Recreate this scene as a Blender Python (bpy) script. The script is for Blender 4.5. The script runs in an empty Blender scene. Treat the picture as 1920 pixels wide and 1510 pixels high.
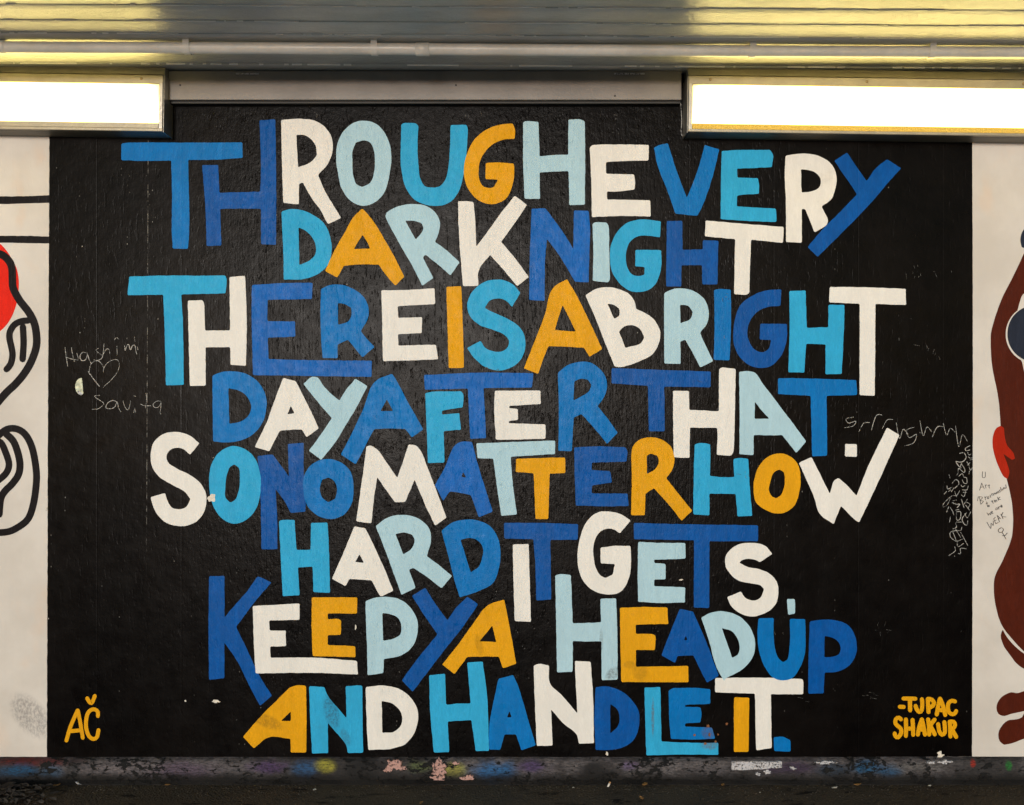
import bpy, bmesh, math, random
from mathutils import Vector, Matrix, noise
from mathutils.geometry import tessellate_polygon
random.seed(7)
SC = bpy.context.scene
COL = SC.collection
D = 3.5            # camera to wall, metres
S = 0.002          # metres per photo pixel on the wall
ZC = 1.418         # eye height

# ---------------------------------------------------------------- camera, sky, sun, exposure
cam_d = bpy.data.cameras.new('camera')
cam = bpy.data.objects.new('camera', cam_d); COL.objects.link(cam)
cam_d.sensor_width = 36.0; cam_d.lens = 36.0 * D / (1920 * S)
cam_d.clip_start = 0.05; cam_d.clip_end = 600
cam.location = (0, -D, ZC); cam.rotation_euler = (math.radians(90), 0, 0)
SC.camera = cam

SUN_EL, SUN_AZ = math.radians(3.5), math.radians(-6)     # azimuth measured from straight behind the viewer
world = bpy.data.worlds.new('World'); SC.world = world; world.use_nodes = True
wn = world.node_tree.nodes; wl = world.node_tree.links
sky = wn.new('ShaderNodeTexSky'); sky.sky_type = 'NISHITA'; sky.sun_disc = False
sky.sun_elevation = SUN_EL; sky.sun_rotation = math.radians(180) + SUN_AZ * -1
sky.air_density = 1.0; sky.dust_density = 0.4; sky.ozone_density = 1.5
bg = wn.get('Background'); bg.inputs['Strength'].default_value = 0.15
wl.new(sky.outputs[0], bg.inputs['Color'])

sun_d = bpy.data.lights.new('sun', 'SUN'); sun_d.energy = 1.5; sun_d.angle = math.radians(10)
sun_d.color = (1.0, 0.965, 0.935)
sun = bpy.data.objects.new('sun', sun_d); COL.objects.link(sun)
# direction towards the sun: behind the viewer, low, a little to the left
to_sun = Vector((math.sin(SUN_AZ) * math.cos(SUN_EL), -math.cos(SUN_AZ) * math.cos(SUN_EL), math.sin(SUN_EL)))
sun.rotation_euler = to_sun.to_track_quat('Z', 'Y').to_euler()
sun.location = to_sun * 30

SC.view_settings.view_transform = 'Standard'
try: SC.view_settings.look = 'None'
except Exception: pass
SC.view_settings.gamma = 1; SC.view_settings.exposure = 0.62
SC.view_settings.use_curve_mapping = False

# ---------------------------------------------------------------- helpers
def X(px, d=0.0): return (px - 960) * S * (D - d) / D
def Z(py, d=0.0): return ZC + (755 - py) * S * (D - d) / D

def link(o, parent=None):
    COL.objects.link(o)
    if parent: o.parent = parent
    return o
def tag(o, label=None, cat=None, group=None, kind=None):
    if label: o['label'] = label
    if cat: o['category'] = cat
    if group: o['group'] = group
    if kind: o['kind'] = kind
    return o
def empty(name, loc=(0, 0, 0), rz=0.0):
    o = bpy.data.objects.new(name, None); o.location = loc; o.rotation_euler = (0, 0, rz)
    o.empty_display_size = 0.1
    return link(o)
def mesh_obj(name, verts, faces, m, parent=None, smooth=False, loc=None):
    me = bpy.data.meshes.new(name); me.from_pydata(verts, [], faces); me.update()
    if m: me.materials.append(m)
    if smooth:
        for p in me.polygons: p.use_smooth = True
    o = bpy.data.objects.new(name, me)
    if loc: o.location = loc
    return link(o, parent)
def bm_obj(name, bm, m, parent=None, smooth=False, loc=None):
    me = bpy.data.meshes.new(name); bm.to_mesh(me); bm.free()
    if m: me.materials.append(m)
    if smooth:
        for p in me.polygons: p.use_smooth = True
    o = bpy.data.objects.new(name, me)
    if loc: o.location = loc
    return link(o, parent)
def add_box(bm, x0, x1, y0, y1, z0, z1, bev=0.0, seg=1):
    t = bmesh.new()
    bmesh.ops.create_cube(t, size=1.0)
    for v in t.verts:
        v.co = Vector(((x0 + x1) / 2 + v.co.x * (x1 - x0), (y0 + y1) / 2 + v.co.y * (y1 - y0), (z0 + z1) / 2 + v.co.z * (z1 - z0)))
    if bev > 0:
        bmesh.ops.bevel(t, geom=list(t.edges), offset=bev, segments=seg, affect='EDGES', profile=0.5)
    me = bpy.data.meshes.new('tmp'); t.to_mesh(me); t.free(); bm.from_mesh(me); bpy.data.meshes.remove(me)
def box(name, b, m, parent=None, bev=0.0, seg=1):
    bm = bmesh.new(); add_box(bm, *b, bev=bev, seg=seg); return bm_obj(name, bm, m, parent)

# ---------------------------------------------------------------- node helpers
def new_mat(name):
    m = bpy.data.materials.new(name); m.use_nodes = True
    nt = m.node_tree; b = nt.nodes['Principled BSDF']
    return m, nt, b
class N:
    def __init__(s, nt): s.nt = nt
    def n(s, t, **kw):
        nd = s.nt.nodes.new(t)
        for k, v in kw.items(): setattr(nd, k, v)
        return nd
    def put(s, sock, v):
        if hasattr(v, 'is_linked') or isinstance(v, bpy.types.NodeSocket): s.nt.links.new(v, sock)
        else: sock.default_value = v
    def math(s, op, a, b=0.0, c=None, clamp=False):
        nd = s.n('ShaderNodeMath', operation=op); nd.use_clamp = clamp
        s.put(nd.inputs[0], a); s.put(nd.inputs[1], b)
        if c is not None: s.put(nd.inputs[2], c)
        return nd.outputs[0]
    def pos(s, scale=(1, 1, 1), loc=(0, 0, 0)):
        g = s.n('ShaderNodeNewGeometry'); mp = s.n('ShaderNodeMapping')
        mp.inputs['Scale'].default_value = scale; mp.inputs['Location'].default_value = loc
        s.nt.links.new(g.outputs['Position'], mp.inputs['Vector']); return mp.outputs[0]
    def noise(s, vec, scale, detail=3, rough=0.5, dist=0.0):
        nd = s.n('ShaderNodeTexNoise'); s.put(nd.inputs['Vector'], vec)
        nd.inputs['Scale'].default_value = scale; nd.inputs['Detail'].default_value = detail
        nd.inputs['Roughness'].default_value = rough; nd.inputs['Distortion'].default_value = dist
        return nd.outputs[0]
    def voro(s, vec, scale, out='Distance'):
        nd = s.n('ShaderNodeTexVoronoi'); s.put(nd.inputs['Vector'], vec); nd.inputs['Scale'].default_value = scale
        return nd.outputs[out]
    def ramp(s, v, a, b, lo=0.0, hi=1.0):
        nd = s.n('ShaderNodeMapRange'); nd.interpolation_type = 'SMOOTHSTEP'
        s.put(nd.inputs['Value'], v); nd.inputs['From Min'].default_value = a; nd.inputs['From Max'].default_value = b
        nd.inputs['To Min'].default_value = lo; nd.inputs['To Max'].default_value = hi
        return nd.outputs[0]
    def mix(s, f, a, b, mode='MIX'):
        nd = s.n('ShaderNodeMix', data_type='RGBA', blend_type=mode)
        s.put(nd.inputs[0], f)
        for sock, v in ((nd.inputs[6], a), (nd.inputs[7], b)):
            if isinstance(v, tuple) and len(v) == 3: v = v + (1,)
            s.put(sock, v)
        return nd.outputs[2]
    def sep(s, vec):
        nd = s.n('ShaderNodeSeparateXYZ'); s.nt.links.new(vec, nd.inputs[0]); return nd.outputs
    def bump(s, h, dist, strength=1.0, normal=None):
        nd = s.n('ShaderNodeBump'); s.put(nd.inputs['Height'], h)
        nd.inputs['Distance'].default_value = dist; nd.inputs['Strength'].default_value = strength
        if normal is not None: s.nt.links.new(normal, nd.inputs['Normal'])
        return nd.outputs[0]

def lin(r, g, b):
    f = lambda c: (c / 255 / 12.92) if c / 255 <= 0.04045 else ((c / 255 + 0.055) / 1.055) ** 2.4
    return (f(r), f(g), f(b))

def wall_relief(q):
    """Concrete that was cast against upright boards, then rolled many times with paint; shared by every coat on it."""
    grain = q.noise(q.pos((1, 1, 0.10)), 170, 4, 0.6)
    peel = q.noise(q.pos(), 190, 2, 0.5)
    peel2 = q.noise(q.pos((1, 1, .6)), 70, 3, 0.55)
    lump = q.noise(q.pos(), 16, 3, 0.5)
    zone = q.ramp(q.noise(q.pos((1, 1, .7), (0.9, 0, 1.1)), 1.3, 2, .5), .38, .6, .45, 1.0)
    zone = q.math('MULTIPLY', zone, q.ramp(q.math('ABSOLUTE', q.math('ADD', q.sep(q.pos())[0], 0.12)), 1.25, .6, .22, 1.0))
    pits = q.ramp(q.voro(q.pos((1, 1, 0.45)), 60), 0.06, 0.20)
    x = q.sep(q.pos())[0]
    ph = q.math('FRACT', q.math('DIVIDE', q.math('ADD', x, 20.0 + 1.368), 0.317))
    seam = q.ramp(q.math('ABSOLUTE', q.math('SUBTRACT', ph, 0.5)), 0.0, 0.010, 0.0, 1.0)
    h = q.math('ADD', q.math('MULTIPLY', grain, 0.5), q.math('MULTIPLY', peel, 0.30))
    h = q.math('ADD', h, q.math('MULTIPLY', peel2, 0.7))
    h = q.math('MULTIPLY', h, zone)
    h = q.math('ADD', h, q.math('MULTIPLY', q.math('MULTIPLY', pits, zone), 0.45))
    drips = q.ramp(q.noise(q.pos((1, 1, .22), (3, 1, 0)), 85, 2, .5), .60, .68)
    h = q.math('SUBTRACT', h, q.math('MULTIPLY', q.math('MULTIPLY', drips, zone), 0.6))
    h = q.math('ADD', h, q.math('MULTIPLY', seam, 0.13))
    h = q.math('ADD', h, q.math('MULTIPLY', lump, 0.9))
    return h, pits

def paint(name, rgb, rough=0.42, mottle=0.10, dirt=0.0, spec=0.085, smudge=()):
    m, nt, b = new_mat(name); q = N(nt)
    h, pits = wall_relief(q)
    a = q.noise(q.pos((1, 1, 0.35)), 45, 4, 0.65)
    c = q.noise(q.pos((1, 1, 1), (3, 0, 5)), 6, 3, 0.6)
    f = q.math('ADD', q.math('MULTIPLY', a, 0.55), q.math('MULTIPLY', c, 0.45))
    f = q.math('ADD', q.math('MULTIPLY', f, .6), q.math('MULTIPLY', q.noise(q.pos((1, 1, .12), (2, 0, 7)), 26, 3, .6, .4), .4))
    f = q.ramp(f, 0.40, 0.60)
    lo = tuple(v * (1 - mottle) for v in rgb); hi = tuple(min(1, v * (1 + mottle * .7)) for v in rgb)
    colr = q.mix(f, lo, hi)
    fg = q.noise(q.pos((1, 1, 0.30), (1, 0, 4)), 230, 3, .7)
    colr = q.mix(q.ramp(fg, .35, .70, 0, .75), colr, tuple(v * (1 - mottle * 1.6) for v in rgb))
    # worn specks and grime
    if dirt > 0:
        g = q.ramp(q.noise(q.pos((1, 1, 1), (7, 0, 2)), 9, 5, 0.7), 0.60, 0.72, 0, dirt)
        colr = q.mix(g, colr, (0.10, 0.085, 0.065))
    for (sx, sy, rx, rz, sk, amt, cc) in smudge:
        p = q.sep(q.pos())
        dx = q.math('DIVIDE', q.math('SUBTRACT', p[0], X(sx)), rx * S); dz = q.math('DIVIDE', q.math('SUBTRACT', p[2], Z(sy)), rz * S)
        dx = q.math('ADD', dx, q.math('MULTIPLY', dz, sk))
        rd = q.math('SQRT', q.math('ADD', q.math('MULTIPLY', dx, dx), q.math('MULTIPLY', dz, dz)))
        colr = q.mix(q.math('MULTIPLY', q.ramp(rd, 1.1, .6), q.ramp(q.noise(q.pos(), 130, 5, .75), .38, .60, .15, amt)), colr, cc)
    nt.links.new(colr, b.inputs['Base Color'])
    rr = q.ramp(q.noise(q.pos(), 30, 3, 0.6), 0.3, 0.7, rough - 0.07, rough + 0.09)
    nt.links.new(rr, b.inputs['Roughness']); b.inputs['Specular IOR Level'].default_value = spec
    nt.links.new(q.bump(h, 0.0022, 0.85), b.inputs['Normal'])
    return m

M = {}
M['W'] = paint('cream_paint', lin(227, 224, 216), .50, .05, .12)
M['L'] = paint('pale_blue_paint', lin(170, 203, 214), .48, .06, .12, smudge=((1150, 1262, 14, 14, -.5, .6, (.10, .10, .09)), (1127, 1200, 4, 24, 0, .4, (.10, .10, .09))))
M['S'] = paint('sky_blue_paint', lin(46, 164, 210), .46, .09, .10, smudge=((622, 1336, 16, 36, .45, .6, (.03, .06, .09)), (648, 1382, 10, 18, .5, .4, (.04, .07, .09)), (1224, 1345, 3, 40, 0, .7, (.12, .09, .06)), (1330, 1395, 18, 12, 0, .55, (.14, .06, .02))))
M['M'] = paint('mid_blue_paint', lin(0, 112, 184), .40, .12, .10, smudge=((1328, 1372, 14, 16, 0, .5, (.12, .05, .02)),))
M['D'] = paint('deep_blue_paint', lin(0, 82, 158), .40, .14, .08)
M['C'] = paint('cobalt_paint', lin(10, 98, 180), .40, .14, .10)
M['Y'] = paint('ochre_yellow_paint', lin(222, 158, 12), .46, .08, .14, smudge=((500, 1352, 26, 18, .8, .45, (.10, .06, .01)), (1200, 1258, 16, 22, 0, .28, (.12, .08, .01)), (1180, 1246, 12, 8, 0, .3, (.12, .08, .01)), (898, 1210, 8, 22, .6, .3, (.15, .09, .01))))
M['red'] = paint('red_paint', lin(225, 35, 15), .45, .1, .05)
M['scarlet'] = paint('scarlet_paint', lin(170, 36, 12), .45, .1, .05)
M['brown'] = paint('brown_paint', lin(78, 27, 12), .45, .14, .05)
M['navy'] = paint('navy_paint', lin(38, 44, 58), .45, .14, .05)
M['line_black'] = paint('line_black_paint', (0.007, 0.005, 0.006), .42, .2)

def black_paint():
    m, nt, b = new_mat('black_wall_paint'); q = N(nt)
    h, pits = wall_relief(q)
    base = q.mix(q.ramp(q.noise(q.pos(), 3, 4, .6), .35, .65), (0.0014, 0.0010, 0.0010), (0.0034, 0.0025, 0.0022))
    # pale flecks where the paint missed the pores, strung out in upright runs
    p = q.sep(q.pos())
    runs = q.ramp(q.noise(q.pos((1, 1, 0.03)), 22, 2, .5), .56, .70)
    leftish = q.ramp(p[0], -0.95, -1.5, 0.25, 1.0)
    vo = q.n('ShaderNodeTexVoronoi'); q.put(vo.inputs['Vector'], q.pos((1, 1, .55))); vo.inputs['Scale'].default_value = 95
    fleck = q.ramp(vo.outputs['Distance'], 0.20, 0.10)
    cr = q.sep(vo.outputs['Color'])
    pick = q.ramp(cr[0], 0.82, 0.86)
    bright = q.ramp(cr[1], 0.0, 1.0, 0.15, 1.0)
    fl = q.math('MULTIPLY', q.math('MULTIPLY', fleck, pick), q.math('MULTIPLY', runs, q.math('MULTIPLY', leftish, bright)))
    vo2 = q.n('ShaderNodeTexVoronoi'); q.put(vo2.inputs['Vector'], q.pos((1, 1, .8), (4, 2, 1))); vo2.inputs['Scale'].default_value = 34
    c2 = q.sep(vo2.outputs['Color'])
    f2 = q.math('MULTIPLY', q.ramp(vo2.outputs['Distance'], 0.09, 0.05), q.ramp(c2[0], 0.93, 0.95))
    f2 = q.math('MULTIPLY', f2, q.ramp(c2[2], 0, 1, .1, .6))
    fl = q.math('MAXIMUM', fl, f2)
    # one long upright scrape at the left board joint
    ds = q.math('ABSOLUTE', q.math('SUBTRACT', q.math('ADD', p[0], q.math('MULTIPLY', p[2], -0.004)), X(276.5) - 0.0062))
    scr = q.math('MULTIPLY', q.ramp(ds, 0.0016, 0.0005), q.ramp(q.noise(q.pos((1, 1, 1)), 24, 3, .7), .45, .60, 0, .5))
    scr = q.math('MULTIPLY', scr, q.ramp(p[2], 0.75, 1.1))
    fl = q.math('MAXIMUM', fl, scr)
    nt.links.new(q.mix(fl, base, (0.42, 0.39, 0.34)), b.inputs['Base Color'])
    rr = q.ramp(q.noise(q.pos(), 14, 4, 0.6), 0.3, 0.7, 0.27, 0.35)
    nt.links.new(rr, b.inputs['Roughness']); b.inputs['Specular IOR Level'].default_value = 0.062
    nt.links.new(q.bump(h, 0.0017, 0.9), b.inputs['Normal'])
    return m
M['black'] = black_paint()

def white_wall():
    m, nt, b = new_mat('white_wall_paint'); q = N(nt)
    h, pits = wall_relief(q)
    colr = q.mix(q.ramp(q.noise(q.pos(), 2.2, 5, .6), .35, .65), lin(197, 190, 180), lin(212, 206, 197))
    pk = q.ramp(q.noise(q.pos((1, 1, .6), (5, 0, 3)), 4, 4, .6), .55, .68, 0, .35)
    colr = q.mix(pk, colr, lin(214, 186, 160))
    p = q.sep(q.pos())
    # sooty rub at the lower left
    dx = q.math('DIVIDE', q.math('SUBTRACT', p[0], X(57)), 0.075); dz = q.math('DIVIDE', q.math('SUBTRACT', p[2], Z(1342)), 0.095)
    dxr = q.math('ADD', dx, q.math('MULTIPLY', dz, 0.55))
    r = q.math('SQRT', q.math('ADD', q.math('MULTIPLY', dxr, dxr), q.math('MULTIPLY', dz, dz)))
    sm = q.math('MULTIPLY', q.ramp(r, 1.05, 0.55), q.ramp(q.noise(q.pos((1.6, 1, 1.0)), 60, 5, .75), .38, .62, .1, .62))
    colr = q.mix(sm, colr, (0.16, 0.15, 0.15))
    nt.links.new(colr, b.inputs['Base Color'])
    b.inputs['Roughness'].default_value = 0.5; b.inputs['Specular IOR Level'].default_value = .2
    nt.links.new(q.bump(h, 0.0018, 0.6), b.inputs['Normal'])
    return m
M['white_wall'] = white_wall()

def concrete(name, a, c, rough=.8, sc=8, bump=.004):
    m, nt, b = new_mat(name); q = N(nt)
    n1 = q.noise(q.pos(), sc, 6, .65)
    nt.links.new(q.mix(q.ramp(n1, .3, .7), a, c), b.inputs['Base Color']); b.inputs['Roughness'].default_value = rough
    nt.links.new(q.bump(q.noise(q.pos(), sc * 12, 5, .7), bump, .8), b.inputs['Normal'])
    return m
M['concrete'] = concrete('bare_concrete', (.20, .19, .17), (.32, .30, .27))

def ground_mat():
    m, nt, b = new_mat('dark_asphalt'); q = N(nt)
    n1 = q.noise(q.pos(), 5, 6, .65); n2 = q.noise(q.pos((1, 1, 1), (2, 3, 0)), 160, 3, .7)
    colr = q.mix(q.ramp(n1, .3, .7), (.050, .036, .021), (.088, .065, .040))
    colr = q.mix(q.ramp(n2, .35, .75), colr, (.085, .072, .055))
    st = q.ramp(q.noise(q.pos((1, 2.5, 1), (5, 1, 0)), 7, 5, .7, .6), .56, .66)
    colr = q.mix(st, colr, (.014, .011, .008))
    g = q.voro(q.pos(), 120)
    nt.links.new(colr, b.inputs['Base Color'])
    nt.links.new(q.ramp(n1, .3, .7, .7, .9), b.inputs['Roughness']); b.inputs['Specular IOR Level'].default_value = .15
    h = q.math('ADD', q.math('MULTIPLY', n2, .6), q.math('MULTIPLY', g, .8))
    h = q.math('ADD', h, q.math('MULTIPLY', q.noise(q.pos(), 22, 4, .6), 1.6))
    nt.links.new(q.bump(h, .006, 1.0), b.inputs['Normal'])
    return m
M['ground'] = ground_mat()

def kerb_mat():
    """Grey cement plinth with sprayed paint patches and flaked dark spots."""
    m, nt, b = new_mat('sprayed_plinth'); q = N(nt); p = q.sep(q.pos())
    n1 = q.noise(q.pos((1, 1, 1.8)), 14, 6, .65)
    colr = q.mix(q.ramp(n1, .32, .68), (.055, .049, .051), (.135, .122, .123))
    big = q.ramp(q.noise(q.pos((1, 1, .5), (9, 0, 0)), 1.6, 3, .5), .46, .58, 0, .8)
    colr = q.mix(big, colr, (.028, .026, .025))
    warp = q.math('MULTIPLY', q.math('SUBTRACT', q.noise(q.pos(), 18, 4, .6), .5), 1.1)
    # (photo x, photo y, half width, half height in pixels, colour, strength)
    blobs = [(60, 1426, 90, 10, (.13, .01, .01), .8), (40, 1443, 46, 16, (.02, .11, .24), .95), (100, 1446, 28, 16, (.05, .14, .26), .8),
             (60, 1462, 110, 8, (.05, .02, .08), .7), (142, 1444, 14, 26, (.02, .025, .025), .9), (240, 1440, 120, 16, (.24, .21, .22), .75),
             (350, 1442, 70, 18, (.15, .10, .17), .7), (440, 1440, 60, 18, (.19, .17, .18), .7), (505, 1434, 40, 14, (.12, .06, .20), .7),
             (575, 1440, 30, 20, (.04, .13, .30), .9), (612, 1434, 22, 14, (.52, .48, .07), .95), (690, 1442, 55, 30, (.02, .02, .02), .9),
             (790, 1434, 30, 12, (.16, .20, .08), .8), (852, 1441, 26, 15, (.44, .42, .10), .95), (925, 1444, 48, 22, (.03, .18, .45), .95),
             (1000, 1440, 40, 18, (.18, .16, .19), .7), (995, 1434, 26, 12, (.10, .05, .20), .7), (1120, 1446, 36, 26, (.015, .015, .015), .95),
             (1182, 1432, 20, 10, (.22, .16, .30), .85), (1330, 1446, 50, 16, (.14, .13, .14), .6), (1480, 1436, 60, 16, (.06, .03, .09), .7),
             (1560, 1440, 40, 16, (.02, .05, .09), .8), (1622, 1436, 28, 16, (.02, .13, .28), .95), (1665, 1442, 28, 14, (.02, .11, .24), .85),
             (1720, 1434, 60, 10, (.20, .19, .18), .7), (1820, 1429, 5, 7, (.55, .04, .02), .9), (1886, 1432, 6, 9, (.03, .28, .05), .9)]
    for (bx, by, hw, hh, c, s) in blobs:
        dx = q.math('DIVIDE', q.math('SUBTRACT', p[0], X(bx)), hw * S); dz = q.math('DIVIDE', q.math('SUBTRACT', p[2], Z(by)), hh * S)
        r = q.math('SQRT', q.math('ADD', q.math('MULTIPLY', dx, dx), q.math('MULTIPLY', dz, dz)))
        r = q.math('ADD', r, warp)
        colr = q.mix(q.ramp(r, 1.25, 0.35, 0, s * .92), colr, tuple(v * .62 for v in c))  # tints scaled down, so the weaker light near the ground sits in the colour
    fa = q.noise(q.pos((.55, 1, 1)), 52, 6, .68); fb = q.ramp(q.noise(q.pos((1, 1, .6), (4, 0, 0)), 5, 3, .5), .40, .60, -.02, .10)
    spots = q.ramp(q.math('ADD', fa, fb), .60, .63)
    fine = q.math('MULTIPLY', q.ramp(q.noise(q.pos((.4, 1, 1.4), (1, 0, 1)), 140, 5, .7), .42, .60), .65)
    colr = q.mix(fine, colr, (.020, .019, .019))
    colr = q.mix(spots, colr, (.012, .012, .012))
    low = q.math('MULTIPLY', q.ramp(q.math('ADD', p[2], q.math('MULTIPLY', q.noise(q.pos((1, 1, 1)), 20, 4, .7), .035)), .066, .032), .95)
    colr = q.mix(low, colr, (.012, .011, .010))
    nt.links.new(colr, b.inputs['Base Color']); b.inputs['Roughness'].default_value = .75; b.inputs['Specular IOR Level'].default_value = .12
    h = q.math('ADD', q.noise(q.pos(), 80, 5, .7), q.math('MULTIPLY', spots, -1.0))
    nt.links.new(q.bump(h, .003, 1.0), b.inputs['Normal'])
    return m
M['kerb'] = kerb_mat()

def ceiling_mat():
    m, nt, b = new_mat('grey_gloss_timber_paint'); q = N(nt)
    g = q.noise(q.pos((.10, 1, 1)), 110, 4, .6)
    g2 = q.noise(q.pos((.35, 1, 1)), 34, 3, .5)
    colr = q.mix(q.ramp(q.noise(q.pos((.4, 1, 1)), 7, 4, .6), .3, .7), (.52, .525, .50), (.68, .68, .64))
    ch = q.math('MULTIPLY', q.ramp(q.noise(q.pos((.25, 1, 1)), 150, 3, .6), .71, .75), .8)
    colr = q.mix(ch, colr, (.72, .70, .64))
    nt.links.new(colr, b.inputs['Base Color'])
    b.inputs['Roughness'].default_value = .13; b.inputs['Specular IOR Level'].default_value = 1.0
    h = q.math('ADD', q.math('MULTIPLY', g, .55), q.math('MULTIPLY', g2, .9))
    h = q.math('ADD', h, q.math('MULTIPLY', ch, .3))
    h = q.math('ADD', h, q.math('MULTIPLY', q.noise(q.pos((.6, 1, 1), (2, 2, 2)), 75, 4, .65), 1.5))
    h = q.math('ADD', h, q.math('MULTIPLY', q.noise(q.pos((.25, 1, 1), (2, 4, 2)), 210, 3, .7), .6))
    nt.links.new(q.bump(h, .0022, .9), b.inputs['Normal'])
    return m
M['ceiling'] = ceiling_mat()

def simple(name, c, rough=.5, metal=0.0, var=.12, sc=12, bump=.0008, spec=.5, bsc=90):
    m, nt, b = new_mat(name); q = N(nt)
    f = q.ramp(q.noise(q.pos(), sc, 5, .65), .3, .7)
    nt.links.new(q.mix(f, tuple(v * (1 - var) for v in c), tuple(min(1, v * (1 + var)) for v in c)), b.inputs['Base Color'])
    b.inputs['Roughness'].default_value = rough; b.inputs['Metallic'].default_value = metal; b.inputs['Specular IOR Level'].default_value = spec
    if bump: nt.links.new(q.bump(q.noise(q.pos(), bsc, 4, .6), bump, .8), b.inputs['Normal'])
    return m
M['pipe'] = simple('pipe_paint', (.80, .78, .71), .30, var=.08)
M['trunk'] = simple('trunking_metal', (.205, .182, .158), .42, .0, var=.15, sc=4)
M['trunk_dark'] = simple('trunking_shadow_and_screws', (.02, .018, .015), .6)
M['lamp_frame'] = simple('lamp_frame_metal', (.34, .305, .23), .38, .35, var=.10)
M['lamp_box'] = simple('lamp_housing_paint', (.16, .145, .11), .5, var=.12)
M['lamp_side'] = simple('lamp_side_aluminium', (.42, .40, .36), .32, .7, var=.08)
M['screw'] = simple('screw_brass', (.30, .22, .12), .4, .8)
M['pink'] = simple('pink_flaked_paint', (.44, .26, .22), .6, var=.12, sc=60)
M['whitepatch'] = simple('white_flaked_paint', (.50, .49, .49), .6, var=.12, sc=80)
M['scratch'] = simple('scratched_line', (.30, .285, .26), .7, var=.45, sc=160)
M['scratch_dim'] = simple('faint_scratched_line', (.16, .15, .135), .7, var=.55, sc=160)
M['ink'] = simple('black_marker_ink', (.012, .012, .012), .4, var=.2)
M['chip'] = simple('bare_plaster', (.68, .62, .52), .8, var=.15, sc=120, bump=.003)
M['sticker'] = simple('torn_sticker', (.50, .52, .36), .5, var=.45, sc=90)
M['leaf'] = simple('dry_leaf', (.30, .15, .04), .7, var=.4, sc=120)
M['leaf_dark'] = simple('wet_leaf', (.018, .012, .008), .45, var=.5, sc=60)
M['butt'] = simple('cigarette_paper', (.68, .64, .56), .7, var=.1)
M['tar'] = simple('cigarette_tip', (.38, .20, .08), .7, var=.2)
M['paper'] = simple('dirty_paper', (.42, .40, .34), .8, var=.2, sc=100)

def speckled(name, c, c2, a, bb, sc=150, st=(1, 1, 1), rough=.7):
    m, nt, b = new_mat(name); q = N(nt)
    f = q.ramp(q.math('ADD', q.math('MULTIPLY', q.noise(q.pos(st), sc, 4, .7), .75), q.math('MULTIPLY', q.noise(q.pos((1, 1, 1), (3, 0, 1)), sc * .16, 3, .6), .25)), a, bb)
    nt.links.new(q.mix(f, c, c2), b.inputs['Base Color']); b.inputs['Roughness'].default_value = rough; b.inputs['Specular IOR Level'].default_value = .2
    nt.links.new(q.bump(f, .002, .8), b.inputs['Normal'])
    return m
M['whitepatch'] = speckled('white_flaked_paint', (.50, .49, .50), (.035, .033, .035), .50, .58)
M['pink'] = speckled('pink_flaked_paint', (.46, .27, .23), (.05, .04, .04), .53, .60, 110)
M['scratch'] = speckled('scratched_line', (.46, .44, .40), (.03, .027, .025), .50, .60, 210)
M['scratch_dim'] = speckled('faint_scratched_line', (.20, .19, .17), (.01, .009, .008), .45, .55, 210)
def emit_mat(name, c, strength, dots=False):
    m, nt, b = new_mat(name); q = N(nt)
    b.inputs['Base Color'].default_value = (.8, .74, .6, 1); b.inputs['Roughness'].default_value = .35
    if dots:
        b.inputs['Base Color'].default_value = (.62, .40, .06, 1)
        v = q.voro(q.pos(), 260)
        f = q.ramp(v, .2, .6, 1.0, .55)
        cc = q.mix(f, tuple(x * .6 for x in c), c)
        nt.links.new(cc, b.inputs['Emission Color'])
        nt.links.new(q.bump(v, .003, 1), b.inputs['Normal'])
    else:
        b.inputs['Emission Color'].default_value = c + (1,)
    b.inputs['Emission Strength'].default_value = strength
    if not dots:
        tc = q.n('ShaderNodeTexCoord'); p = q.sep(tc.outputs['Object'])
        ex = q.ramp(q.math('ADD', q.math('ABSOLUTE', p[0]), q.math('MULTIPLY', p[2], .25)), .672, .62, .20, 1.0)
        ez = q.math('MINIMUM', q.ramp(p[2], .028, .042, .30, 1.0), q.ramp(p[2], .174, .164, .45, 1.0))
        st = q.math('MULTIPLY', q.math('MULTIPLY', ex, ez), strength)
        nt.links.new(q.math('MULTIPLY', st, q.ramp(q.noise(q.pos(), 9, 3, .5), .3, .7, .92, 1.0)), b.inputs['Emission Strength'])
    return m
M['glow'] = emit_mat('lit_diffuser', (1.0, .77, .22), 7.2)
M['glow_edge'] = emit_mat('prismatic_diffuser_lip', (1.0, .66, .14), .16, True)

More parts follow.
